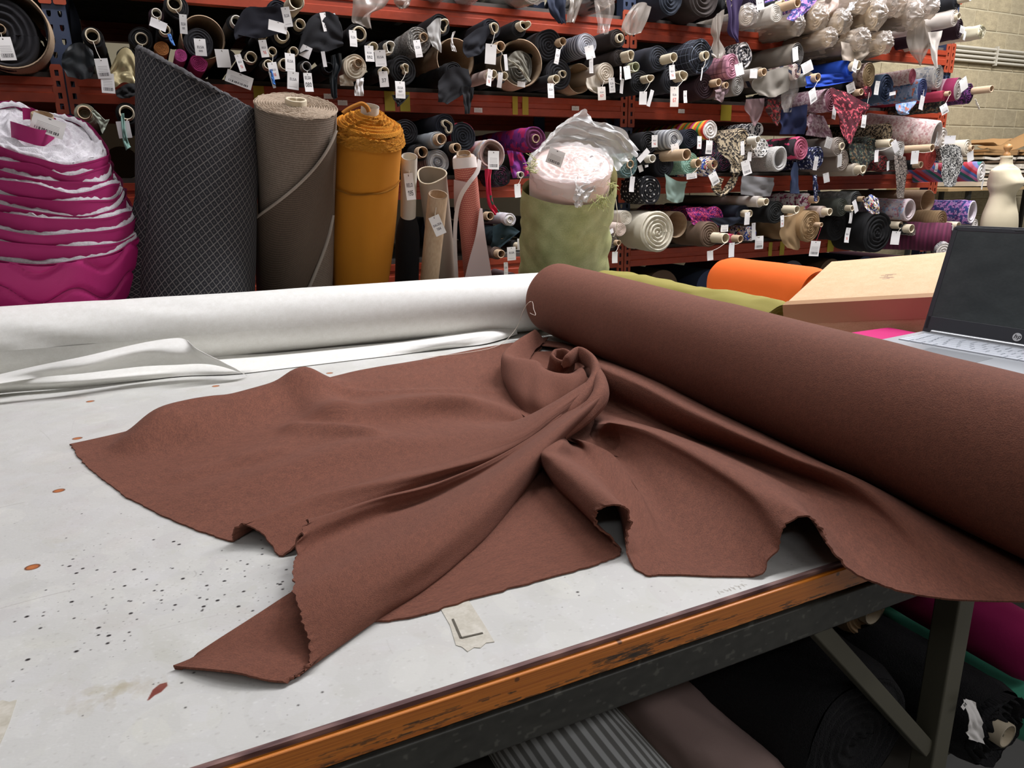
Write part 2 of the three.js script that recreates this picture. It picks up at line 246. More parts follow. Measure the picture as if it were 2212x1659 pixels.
{
  const R = .13, z0 = -2.335, z1 = -.42, ax = z => 1.222 - .1037 * (z + 1.5);
  const body = grid(72, 60, (u, v) => {
    const t = u * Math.PI * 2, e = .028; let s = v * (z1 - z0 + 2 * e), z, r;
    const rt = clamp((v - .04) / .92); z = mix(z0, z1, rt); r = R;
    if (v < .04) { const q = v / .04; z = z0 + .018 * (1 - Math.sin(q * Math.PI / 2)) - .018 + .0; r = R * (1 - .14 * (1 - Math.sin(q * Math.PI / 2))); z = z0 - .0 + (1 - q) * -.004; }
    if (v > .96) { const q = (1 - v) / .04; r = R * (1 - .14 * (1 - Math.sin(q * Math.PI / 2))); }
    r += .0025 * noise3(Math.cos(t) * 1.5, Math.sin(t) * 1.5, z * 2.2) + .0012 * noise3(t * 2, z * 9, 3);
    const dz = z + 1.84, dt = t - 2.35; r -= .004 * Math.exp(-((dz - .05 * dt) ** 2) / .0006) * Math.exp(-(dt * dt) / .25); // dent
    return V(ax(z) + Math.cos(t) * r, TABLE_Y + .006 + R + Math.sin(t) * r * .985, z);
  }, (u, v) => [u * .82, v * 1.95]);
  mesh('roll_body', body, wool, brown);
  const cap = (z, sg) => grid(72, 40, (u, v) => { const t = u * Math.PI * 2, r = R * .87 * (1 - v) + .018 * v; return V(ax(z) + Math.cos(t) * r, TABLE_Y + .006 + R + Math.sin(t) * r, z + sg * (.006 * Math.sin(2 * Math.PI * (v * 11 + u)) - .004)); }, (u, v) => [u * .4, v * .12]);
  mesh('roll_end', cap(z0, -1), wool, brown); mesh('roll_end', cap(z1, 1), wool, brown);
  mesh('cardboard_tube', new THREE.CylinderGeometry(.022, .022, z1 - z0 + .03, 20, 1, true).rotateX(Math.PI / 2).rotateY(Math.atan(-.1037)).translate(ax((z0 + z1) / 2), TABLE_Y + .006 + R, (z0 + z1) / 2), M.card, brown);

  // left panel and the two tubes of cloth running from the swirl to the corner
  const S = a => a.map(q => P(...q));
  const A = [
    [[1185, 728, 1], [1060, 748, .4], [915, 776, .4], [790, 797, .6], [650, 830, .6], [500, 872, .6], [330, 917, .4], [152, 960, .3]],
    [[1150, 780, 1], [1040, 790, .6], [920, 803, .6], [800, 822, .8], [670, 848, 1.2], [520, 890, 1.2], [350, 938, .6], [160, 972, .3]],
    [[1130, 830, .8], [1050, 835, .6], [930, 840, .5], [820, 855, .6], [690, 885, .9], [540, 930, 1], [380, 985, .6], [185, 1005, .3]],
    [[1150, 896, 1.2], [1110, 886, 2], [1050, 866, 3], [980, 853, 4.4], [841, 868, 3.4], [700, 915, 1], [450, 990, .6], [215, 1030, .3]],
    [[1165, 905, 1], [1115, 912, 1], [1050, 912, .8], [960, 905, .6], [850, 915, .6], [720, 945, .6], [480, 1020, .5], [270, 1072, .3]],
    [[1270, 822, 9], [1205, 864, 7.5], [1120, 920, 5], [1046, 930, 3.6], [940, 943, 2.8], [796, 951, 3], [597, 1013, 2], [340, 1108, .3]],
    [[1275, 835, 9], [1205, 880, 7.5], [1125, 935, 5.2], [1050, 955, 3.8], [950, 975, 2.6], [820, 995, 1.8], [640, 1050, 1], [420, 1142, .3]],
    [[1278, 838, 8.5], [1205, 890, 7], [1130, 942, 5], [1055, 970, 3.6], [950, 1000, 2.6], [820, 1030, 1.6], [650, 1085, .8], [491, 1167, .3]],
    [[1279, 840, 8.3], [1205, 893, 6.8], [1131, 944, 4.9], [1057, 974, 3.6], [952, 1004, 2.8], [828, 1032, 2.2], [660, 1080, 1.7], [501, 1150, 1.9]],
    [[1280, 842, 8], [1205, 897, 6.5], [1133, 946, 4.8], [1060, 982, 3.6], [960, 1012, 3.2], [850, 1035, 3.2], [690, 1068, 3.4], [522, 1130, 3.6]],
    [[1281, 844, 7.8], [1205, 900, 6.2], [1135, 950, 4.5], [1063, 990, 3], [965, 1022, 2.2], [860, 1052, 2], [715, 1095, 1.9], [568, 1154, 2.2]],
    [[1282, 846, 7.5], [1205, 902, 6], [1138, 952, 4], [1066, 996, 2], [968, 1032, 1], [870, 1066, .7], [735, 1125, .4], [606, 1200, .3]],
    [[1283, 846, 7.2], [1205, 902, 6], [1138, 950, 4], [1068, 994, 2.4], [962, 1036, 2.2], [855, 1066, 2.4], [758, 1098, 2.7], [652, 1152, 2.8]],
    [[1284, 846, 7], [1205, 903, 6], [1139, 948, 4.6], [1070, 988, 4], [945, 1043, 4.2], [823, 1074, 4.6], [745, 1098, 4.8], [667, 1122, 5.2]],
    [[1286, 848, 7], [1207, 905, 6], [1141, 951, 4.6], [1075, 994, 3.6], [950, 1052, 3.4], [830, 1085, 3.8], [745, 1113, 4.3], [655, 1150, 4.9]],
    [[1288, 850, 7.2], [1209, 907, 6.2], [1144, 954, 4.8], [1080, 1000, 3.2], [965, 1062, 2], [850, 1108, 1.8], [745, 1150, 2.2], [637, 1206, 3]],
    [[1292, 852, 8], [1215, 910, 7], [1150, 955, 6], [1085, 1005, 5], [980, 1070, 4], [865, 1130, 3.6], [750, 1190, 3.6], [635, 1250, 4]],
    [[1298, 855, 9], [1225, 910, 8], [1160, 960, 7], [1095, 1015, 6.2], [995, 1090, 5.6], [880, 1165, 5.4], [760, 1225, 5.2], [635, 1280, 5]],
    [[1303, 862, 8], [1232, 922, 7], [1168, 980, 6], [1110, 1040, 5], [1010, 1130, 4.4], [890, 1220, 4.2], [770, 1285, 4], [654, 1335, 3.8]],
    [[1301, 872, 6], [1232, 932, 5], [1176, 992, 3.6], [1125, 1055, 2.8], [1025, 1160, 2.2], [910, 1250, 2], [790, 1330, 2], [669, 1390, 2.2]],
    [[1296, 880, 3], [1230, 938, 2], [1178, 998, 1.2], [1128, 1066, .6], [1035, 1175, .5], [920, 1270, .5], [795, 1352, .5], [660, 1448, .7]],
    [[1285, 885, 1], [1225, 940, .6], [1170, 1000, .3], [1110, 1080, .3], [1010, 1180, .3], [880, 1280, .3], [750, 1380, .3], [602, 1476, .5]],
    [[1270, 885, .5], [1200, 940, .3], [1140, 1000, .3], [1070, 1090, .3], [950, 1200, .3], [800, 1300, .3], [660, 1385, .4], [500, 1454, 1.2]],
    [[1260, 885, .5], [1190, 940, .3], [1130, 1000, .3], [1060, 1090, .3], [930, 1190, .3], [770, 1280, .4], [590, 1362, .8], [385, 1445, .35]],
    [[1250, 885, .5], [1180, 940, .3], [1120, 1000, .3], [1050, 1080, .3], [900, 1170, .3], [730, 1225, .8], [560, 1328, 1.1], [384, 1444, .35]],
  ];
  const seg = (p, a, b) => { const d = b.clone().sub(a), t = clamp(p.clone().sub(a).dot(d) / d.lengthSq()); return p.distanceTo(a.clone().addScaledVector(d, t)); };
  // soft swells of the left panel: [polyline, half width m, height m]
  const G = (x, y) => { const q = atY(x, y, TABLE_Y); return V(q.x, 0, q.z); };
  const swells = [
    [[[400, 930], [520, 886], [600, 858], [652, 850]], .1, .038], [[[650, 845], [690, 880], [722, 905]], .055, .024], [[[300, 965], [360, 925], [430, 895]], .05, .02],
    [[[640, 935], [720, 940], [800, 953]], .03, .016], [[[730, 853], [900, 850], [1100, 853]], .016, .007],
    [[[560, 990], [660, 955], [760, 940]], .05, .008], [[[860, 790], [960, 775]], .05, .008], [[[400, 1030], [600, 985]], .03, .004],
  ].map(([l, w, h]) => [l.map(q => G(...q)), w, h]);
  const nudge = (q, u, v) => {
    q.x += .0016 * noise3(q.x * 14, q.z * 14, 1) ; q.z += .0016 * noise3(q.x * 14, q.z * 14, 2);
    q.y = Math.max(q.y, TABLE_Y + .0034);
    if (u > .97) { const k = (u - .97) / .03; const w = (noise3(v * 300, 1, 5) * .0028 + noise3(v * 120, 4, 5) * .0016) * k; q.x += w; q.z += w * .7; }
    return q;
  };
  const panel = cloth(A.map(S), 120, 230, .0028, (q, u, v) => {
    if (v < .3) { const g = V(q.x, 0, q.z); let h = 0; for (const [l, w, hh] of swells) { let d = 9; for (let i = 0; i + 1 < l.length; i++) d = Math.min(d, seg(g, l[i], l[i + 1])); h += hh * Math.exp(-((d / w) ** 2.6)); } const edge = smooth(1, .93, u) * smooth(.0, .02, v) * smooth(.3, .2, v); q.y += h * edge; }
    return nudge(q, u, v);
  });
  // fan of folds running from the swirl to the right
  const D = [
    [[1200, 960, 1], [1160, 1010, .5], [1110, 1080, .3], [1010, 1170, .3], [900, 1250, .3], [770, 1342, .3]],
    [[1205, 965, 1], [1165, 1015, .5], [1125, 1085, .3], [1050, 1180, .4], [960, 1260, .3], [875, 1335, .35]],
    [[1205, 968, 1], [1168, 1020, .5], [1140, 1090, .3], [1105, 1160, .4], [1070, 1220, .4], [1030, 1288, .35]],
    [[1205, 968, 1], [1170, 1022, .5], [1160, 1085, .4], [1165, 1150, .6], [1170, 1200, .5], [1170, 1250, .35]],
    [[1205, 968, 1], [1172, 1018, .5], [1185, 1075, .4], [1225, 1135, .6], [1260, 1185, .6], [1290, 1218, .35]],
    [[1203, 966, 1], [1172, 1010, .6], [1200, 1060, .5], [1255, 1110, .8], [1300, 1155, .8], [1341, 1196, .35]],
    [[1200, 962, 1.5], [1170, 1000, 1.5], [1195, 1045, 1.5], [1240, 1090, 1.8], [1285, 1130, 1.8], [1322, 1165, 1.5]],
    [[1195, 958, 2], [1165, 992, 2.5], [1185, 1030, 2.8], [1220, 1070, 3], [1258, 1105, 3], [1293, 1140, 3]],
    [[1195, 952, 3], [1163, 985, 4], [1182, 1018, 4.4], [1215, 1052, 4.6], [1250, 1085, 4.6], [1286, 1117, 4.6]],
    [[1198, 945, 5], [1167, 976, 6], [1190, 1000, 6.4], [1225, 1030, 6.6], [1262, 1063, 6.6], [1300, 1096, 6.6]],
    [[1205, 945, 5.5], [1180, 975, 6.6], [1210, 997, 7], [1250, 1027, 7.2], [1290, 1058, 7.4], [1330, 1089, 7.4]],
    [[1215, 950, 5.5], [1200, 980, 6.2], [1235, 1003, 6.5], [1275, 1032, 6.7], [1315, 1064, 6.8], [1357, 1098, 6.8]],
    [[1225, 955, 4.5], [1215, 985, 4.8], [1250, 1010, 5], [1290, 1040, 5], [1328, 1078, 5], [1365, 1122, 5.2]],
    [[1235, 965, 3], [1230, 990, 3], [1270, 1020, 2.8], [1310, 1060, 2.6], [1340, 1105, 2.8], [1361, 1155, 3.2]],
    [[1245, 970, 2], [1245, 995, 1.8], [1290, 1030, 1.2], [1330, 1080, 1], [1352, 1140, 1.2], [1362, 1207, .8]],
    [[1255, 965, 1.5], [1270, 990, 1.2], [1315, 1040, .8], [1360, 1100, .6], [1385, 1170, .5], [1392, 1241, .3]],
    [[1250, 950, 2.6], [1283, 962, 2.4], [1322, 985, 1.6], [1368, 1045, .8], [1408, 1140, .5], [1428, 1241, .3]],
    [[1272, 955, 1.2], [1302, 970, .9], [1350, 1012, .7], [1402, 1095, .5], [1445, 1180, .4], [1485, 1241, .3]],
    [[1285, 950, 1.4], [1315, 962, 1.2], [1372, 1012, .9], [1432, 1098, .6], [1490, 1185, .5], [1550, 1243, .3]],
    [[1290, 942, 2], [1322, 950, 2], [1385, 998, 1.8], [1458, 1078, 1.5], [1530, 1168, 1.1], [1605, 1243, .35]],
    [[1296, 933, 3.2], [1326, 936, 3.6], [1398, 972, 3.6], [1494, 1044, 3.2], [1576, 1128, 2.6], [1640, 1237, .8]],
    [[1300, 925, 4.6], [1328, 926, 5], [1406, 953, 5.3], [1520, 1020, 5.2], [1610, 1090, 4.8], [1673, 1186, 3.1]],
    [[1303, 919, 5.6], [1329, 918, 6.1], [1408, 940, 6.5], [1532, 1006, 6.8], [1628, 1072, 6.8], [1690, 1140, 5.8]],
    [[1305, 915, 6], [1330, 914, 6.5], [1411, 933, 6.9], [1548, 1000, 7.2], [1652, 1064, 7.4], [1737, 1113, 7.5]],
    [[1312, 912, 5.4], [1350, 914, 6], [1432, 936, 6.2], [1576, 1003, 6.6], [1692, 1068, 6.9], [1777, 1139, 6.6]],
    [[1316, 906, 3], [1370, 914, 3.6], [1456, 938, 3.6], [1600, 1000, 4.2], [1720, 1072, 4.6], [1795, 1180, 5]],
    [[1318, 897, 1], [1380, 912, .8], [1472, 942, .8], [1606, 996, 1.8], [1747, 1074, 3.2], [1850, 1237, 2.4]],
    [[1318, 887, .6], [1385, 902, .5], [1490, 942, .6], [1632, 996, 2.2], [1775, 1070, 3.1], [1905, 1263, 1.6]],
    [[1314, 864, 1.6], [1385, 890, 1.4], [1498, 942, 1.6], [1665, 1003, 3], [1832, 1084, 3], [1960, 1281, .8]],
    [[1307, 835, 5], [1380, 866, 5], [1500, 925, 5], [1685, 1002, 4.6], [1872, 1090, 3.8], [2040, 1292, .4]],
    [[1300, 806, 7.8], [1380, 840, 8], [1498, 902, 7.8], [1688, 988, 6.8], [1878, 1074, 5.4], [2090, 1296, .4]],
    [[1298, 790, 8.6], [1385, 826, 9], [1504, 888, 8.8], [1694, 977, 7.8], [1886, 1062, 6.2], [2140, 1298, .5]],
    [[1312, 786, 6.5], [1405, 823, 7], [1528, 890, 7], [1716, 976, 6.4], [1912, 1066, 5.4], [2200, 1298, .7]],
    [[1330, 786, 3], [1430, 823, 3], [1570, 896, 3], [1745, 982, 3], [1955, 1086, 3], [2270, 1298, 1]],
    [[1345, 786, 1], [1450, 825, 1], [1605, 905, 1], [1785, 992, 1], [2005, 1098, 1.5], [2400, 1305, 1]],
  ];
  const fan = cloth(D.map(s => { const [a, b] = s; return [[a[0] - (b[0] - a[0]) * .5 - 12, a[1] - (b[1] - a[1]) * .5, .6], ...s]; }).map(S), 100, 260, .0028, nudge);
  // the standing swirl: outer lobe, coil and the band that runs off into the tubes
  const L = [
    [[1150, 735, .5], [1150, 725, 3], [1157, 714, 5.5], [1175, 735, 2]], [[1110, 770, .5], [1108, 755, 3.5], [1118, 738, 6.5], [1150, 765, 2]],
    [[1092, 815, .5], [1084, 790, 4], [1092, 764, 7.2], [1140, 790, 2.5]], [[1102, 855, .5], [1095, 820, 4.5], [1108, 774, 8], [1150, 800, 3]],
    [[1125, 890, .6], [1118, 840, 5], [1135, 778, 8.6], [1165, 805, 4]], [[1150, 900, 1], [1142, 850, 5], [1158, 783, 8.8], [1178, 810, 4]],
    [[1175, 900, 1.5], [1165, 858, 5], [1172, 798, 8.2], [1190, 815, 4]], [[1205, 890, 2], [1200, 855, 5], [1200, 809, 8], [1210, 815, 5]],
    [[1240, 870, 3], [1238, 845, 6], [1240, 812, 8.2], [1235, 808, 6]], [[1268, 845, 4], [1268, 825, 7], [1260, 798, 8.8], [1245, 800, 6]],
  ];
  const lobe = cloth(L.map(S), 24, 60, .0028, nudge);
  // coil: a short tube of cloth with a rolled lip, leaning towards the front
  const lip = P(1212, 769, 10.2), axis = V(-.16, 1, .42).normalize(), e1 = V(1, 0, 0).cross(axis).normalize(), e0 = axis.clone().cross(e1).normalize();
  const prof = [[.041, -.085], [.038, -.05], [.035, -.025], [.034, -.008], [.032, -.001], [.027, .003], [.022, .001], [.018, -.006], [.016, -.02], [.015, -.05]].map(([r, h]) => V(r, h, 0));
  const coil = grid(60, 40, (u, v) => { const t = u * Math.PI * 2, q = crv(prof, v), r = q.x * (1 + .1 * Math.cos(t - .6)) + .0015 * noise3(t * 2, q.y * 40, 9); return lip.clone().addScaledVector(e0, Math.cos(t) * r).addScaledVector(e1, Math.sin(t) * r).addScaledVector(axis, q.y + .004 * Math.sin(t * .5)); }, (u, v) => [u * .22, v * .1]);
  const pad = (c, rx, rz, y) => grid(40, 8, (u, v) => V(c.x + Math.cos(u * 6.2832) * rx * v, c.y + y + .01 * noise3(u * 4, v * 3, 2) * v, c.z + Math.sin(u * 6.2832) * rz * v), (u, v) => [u * .5, v * .2]);
  const base = mergeGeometries([pad(P(1290, 905, .5), .165, .3, .006), pad(P(1190, 782, .5), .095, .16, .009)]);
  const band = (pts, w, n = 60) => { const c = new THREE.CatmullRomCurve3(pts.map(q => P(...q)), false, 'centripetal'); return grid(n, 20, (u, v) => { const p = c.getPoint(u), T = c.getTangent(u), k = Math.floor(u * (w.length - 1)), f = u * (w.length - 1) - k, [a0, b0] = w[k], [a1, b1] = w[Math.min(k + 1, w.length - 1)], a = mix(a0, a1, f), b = mix(b0, b1, f); const N = V(0, 1, 0).cross(T).normalize(), B = T.clone().cross(N).normalize(), t = v * Math.PI * 2; return p.addScaledVector(N, Math.cos(t) * a).addScaledVector(B, -Math.sin(t) * b); }, (u, v) => [u * .4, v * .1]); };
  const arc1 = band([[1214, 792, 8.6], [1226, 780, 9.8], [1249, 766, 10.4], [1276, 782, 9.8], [1288, 812, 8.8], [1276, 840, 7.6], [1225, 893, 5.4], [1180, 925, 3]], [[.003, .006], [.008, .019], [.011, .022], [.012, .024], [.014, .024], [.017, .022], [.015, .016], [.006, .006]]);
  const arc2 = band([[1258, 800, 5], [1280, 803, 7.6], [1296, 830, 8.2], [1295, 860, 7.6], [1262, 900, 5.8], [1215, 945, 3.6]], [[.004, .01], [.014, .024], [.018, .026], [.02, .026], [.018, .02], [.008, .008]]);
  const hood = cloth([[[1165, 745, 1.5], [1215, 752, 3], [1262, 775, 5], [1318, 806, 5.6]], [[1180, 735, .6], [1240, 745, 1], [1300, 770, 1.5], [1350, 805, 2]]].map(S), 24, 8, .003);
  mesh('unrolled_cloth', [panel, fan, lobe, coil, base, arc1, arc2, hood], wool, brown);
}
// ---------------------------------------------------------------- white satin roll along the back of the table
const whiteTex = dataTex(128, 128, (u, v) => { const n = tnoise(u, v, 64, 60) * .5 + tnoise(u, v, 16, 61) * .5; return lerpc([226, 225, 218], [238, 238, 233], n); }, .2);
const satin = new THREE.MeshPhysicalMaterial({ map: whiteTex, roughness: .55, sheen: .3, sheenRoughness: .4, side: THREE.DoubleSide, bumpMap: weaveTex, bumpScale: .0002 });
{
  const o = thing('white_satin_roll', 'long white satin roll along the back of the table, loose edge folded forward', 'fabric roll');
  const R = .108, zc = x => -2.503 + .05 * (x - .3), x0 = -1.25, x1 = 1.36;
  const rip = (x, t) => .003 * noise3(x * 2, Math.cos(t) * 2, Math.sin(t) * 2) + .0035 * noise3(x * 8 + t * 3, t * 2, 4) * smooth(.75, -.2, x);
  mesh('roll_body', grid(90, 48, (u, v) => { const x = mix(x0, x1, u), t = v * Math.PI * 2, r = R + rip(x, t); return V(x, TABLE_Y + .004 + R + Math.sin(t) * r, zc(x) + Math.cos(t) * r); }, (u, v) => [u * 2.6, v * .7]), satin, o);
  for (const [x, s] of [[x0, -1], [x1, 1]]) mesh('roll_end', grid(40, 24, (u, v) => { const t = u * Math.PI * 2, r = R * (1 - v) + .02 * v; return V(x + s * (.003 * Math.sin(2 * Math.PI * (v * 8 + u))), TABLE_Y + .004 + R + Math.sin(t) * r, zc(x) + Math.cos(t) * r); }), satin, o);
  // loose end: leaves the roll under its front, bulges onto the table and doubles back
  const S = a => a.map(q => P(...q));
  const low = [
    [[-140, 830, 6], [-140, 852, 4.5], [-140, 868, 2.6], [-140, 872, .3]], [[0, 815, 6], [0, 824, 4.4], [0, 838, 2.6], [0, 850, .3]], [[150, 800, 5], [150, 812, 4], [150, 826, 2.6], [150, 838, .3]], [[300, 786, 4], [300, 795, 3.4], [300, 810, 2.2], [300, 822, .3]],
    [[400, 776, 3.4], [400, 787, 3], [400, 800, 1.8], [400, 812, .3]], [[500, 768, 3], [500, 784, 2.6], [500, 799, 1.5], [505, 808, .3]], [[600, 762, 2.6], [600, 772, 2.4], [600, 784, 1.6], [610, 796, .3]],
    [[720, 750, 2.6], [720, 760, 2.4], [720, 770, 1.6], [725, 782, .3]], [[860, 738, 2.8], [860, 746, 2.6], [860, 756, 1.6], [860, 766, .3]], [[960, 724, 3.2], [960, 734, 3.4], [960, 746, 1.8], [955, 754, .3]], [[1060, 704, 3.6], [1060, 714, 3.8], [1060, 728, 2.2], [1050, 742, .5]], [[1108, 697, 3.6], [1110, 704, 3.6], [1116, 714, 2.4], [1118, 722, .8]],
  ];
  mesh('loose_hem', cloth(low.map(S), 16, 120, .0016), satin, o);
  const flap = [
    [[-60, 822, 6.5], [-60, 826, 6.3], [-60, 832, 6], [-60, 838, 5.6]], [[80, 790, 9], [80, 800, 8], [80, 808, 7], [82, 816, 6]], [[180, 770, 10.5], [180, 782, 9.5], [182, 794, 8], [184, 806, 5.6]], [[300, 742, 12], [300, 758, 10.5], [302, 775, 8], [304, 792, 5]],
    [[370, 731, 12.4], [374, 750, 10.6], [380, 770, 8], [384, 788, 4.6]], [[400, 733, 12], [412, 752, 10], [424, 770, 7.4], [432, 786, 4.4]], [[422, 752, 10.4], [440, 766, 8.6], [455, 778, 6.4], [470, 790, 3.8]], [[460, 772, 7.8], [478, 782, 6.2], [495, 792, 4.4], [512, 802, 2.4]], [[500, 790, 4.8], [512, 798, 3.6], [524, 806, 2.2], [534, 812, .4]],
  ];
  mesh('turned_corner', cloth(flap.map(S), 14, 80, .0014), satin, o);
  const sliver = [[[985, 716, 4], [990, 708, 5.6]], [[1020, 706, 4.4], [1030, 694, 6.6]], [[1050, 703, 4.4], [1044, 692, 6.8]]];
  mesh('torn_tab', cloth(sliver.map(S), 4, 12, .001), satin, o);
}
const threadMat = new THREE.MeshStandardMaterial({ color: 0xe9ddcf, roughness: .8 });
single('loose_thread', tube([P(912, 775, 1.2), P(930, 771, .9), P(1000, 763, .9), P(1060, 752, 1), P(1090, 738, 1.5), P(1117, 706, 5), P(1130, 672, 12), P(1143, 653, 16), P(1149, 651, 16.2), P(1153, 668, 14), P(1157, 681, 12.4), P(1152, 680, 12.6), P(1145, 676, 13)], .0009, 90, 5), threadMat, 'thin white thread trailing from the white satin onto the brown roll', 'thread');
// ---------------------------------------------------------------- tags
function tagTex(lines, o = {}) {
  const c = document.createElement('canvas'); c.width = 64; c.height = 88; const g = c.getContext('2d'); g.fillStyle = o.bg ?? '#efedea'; g.fillRect(0, 0, 64, 88);
  g.fillStyle = '#55514e'; g.beginPath(); g.arc(32, 8, 3, 0, 7); g.fill(); g.textAlign = 'center';
  for (const [t, y, s, col] of lines) { g.fillStyle = col ?? '#4a474c'; g.font = `bold ${s}px sans-serif`; g.fillText(t, 32, y); }
  if (o.bars) for (let x = 8; x < 56;) { const w = 1 + Math.floor(rnd() * 3); g.fillStyle = '#2c2a2c'; g.fillRect(x, o.bars, w, 14); x += w + 1 + Math.floor(rnd() * 3); }
  if (o.rules) for (let y = o.rules; y < 80; y += 7) { g.fillStyle = '#a5a1a0'; g.fillRect(10, y, 44, 2); }
  const t = new THREE.CanvasTexture(c); t.colorSpace = THREE.SRGBColorSpace; t.magFilter = THREE.LinearFilter; return new THREE.MeshStandardMaterial({ map: t, roughness: .6, side: THREE.DoubleSide });
}
const TAG = {
  elsa: tagTex([['ELSA', 44, 17]], { rules: 74 }), e005: tagTex([['ELSA', 50, 17], ['005', 68, 14]]), e080: tagTex([['ELSA', 30, 21, '#222'], ['080', 66, 30, '#222']]), e092: tagTex([['ELSA', 44, 15], ['092', 72, 24, '#222']]),
  e007: tagTex([['ELSA', 40, 16], ['007', 58, 15]], { rules: 66 }), bar: tagTex([], { bars: 62, rules: 34 }), blank: tagTex([]), red: tagTex([['RELO', 44, 14], ['16', 72, 24, '#c4453c']]), relo: tagTex([['RELO', 46, 18], ['195', 74, 24, '#333']]),
  dalida: tagTex([['DALIDA', 46, 14], ['184', 66, 16]]), rule: tagTex([], { rules: 30 }), red7: tagTex([['ELSA', 40, 13], ['67', 68, 26, '#d4685e']], { bg: '#ece4da' }), n37: tagTex([['37', 62, 30, '#555']]), paper: tagTex([], { bg: '#e9e7e6' }),
};
let tagN = 0;
// a hanging tag: bearing + depth plane, size in metres, tilt in degrees, tied by a string to point S
function addTag(parent, x, y, z, w, h, tilt, kind, S, stringMat, face) {
  const c = atZ(x, y, z), g = grid(3, 4, (u, v) => { const b = .06 * h * Math.sin(v * 2.6 + tagN); return V((u - .5) * w, (v - .5) * h, b * (.5 - v)); }, (u, v) => [u, v]);
  g.rotateZ(rad(tilt)).rotateY(face ?? .25 * Math.sin(tagN * 1.7)).translate(c.x, c.y, c.z); tagN++;
  const m = mesh('price_tag', g, TAG[kind] ?? TAG.blank, parent);
  if (S) { const t = V(0, h * .42, 0).applyAxisAngle(V(0, 0, 1), rad(tilt)).add(c), mid = t.clone().lerp(S, .5); mid.y -= .006; mesh('tag_string', tube([S, mid, t], .0011, 8, 4), stringMat ?? M.string, m); }
  return m;
}
// ---------------------------------------------------------------- rolls standing behind the table
function pole(A, B, rA, rB, nu, nv, f, len) { // surface of revolution from top A to foot B, f(r,t,v)->r
  const d = B.clone().sub(A), ax = d.clone().normalize(), e1 = V(0, 0, 1).cross(ax).normalize(), e2 = ax.clone().cross(e1);
  return grid(nu, nv, (u, v) => { const t = u * Math.PI * 2, r = f ? f(mix(rA, rB, v), t, v) : mix(rA, rB, v); return A.clone().addScaledVector(d, v).addScaledVector(e1, Math.cos(t) * r).addScaledVector(e2, -Math.sin(t) * r); }, (u, v) => [u * 2 * Math.PI * Math.max(rA, rB), v * d.length()]);
}
function frameOf(A, B) { const ax = B.clone().sub(A).normalize(), e1 = V(0, 0, 1).cross(ax).normalize(), e2 = ax.clone().cross(e1); return { ax, e1, e2 }; }
function disc(A, B, f, nu, nv, uvs = .1) { const { ax, e1, e2 } = frameOf(A, B); return grid(nu, nv, (u, v) => { const t = u * Math.PI * 2, [r, h] = f(t, v); return A.clone().addScaledVector(e1, Math.cos(t) * r).addScaledVector(e2, -Math.sin(t) * r).addScaledVector(ax, -h); }, (u, v) => [u * uvs * 6, v * uvs]); }
const hollow = (A, B, r, th, mat, name, parent, n = 28) => { const { ax, e1, e2 } = frameOf(A, B), L = A.distanceTo(B), pr = [[r, L], [r, 0], [r - th, 0], [r - th, L]]; return mesh(name, grid(n, 3, (u, v) => { const t = u * Math.PI * 2, [q, s] = pr[Math.round(v * 3)]; return A.clone().addScaledVector(ax, s).addScaledVector(e1, Math.cos(t) * q).addScaledVector(e2, -Math.sin(t) * q); }, (u, v) => [u * r * 6, v * L]).toNonIndexed(), mat, parent); };
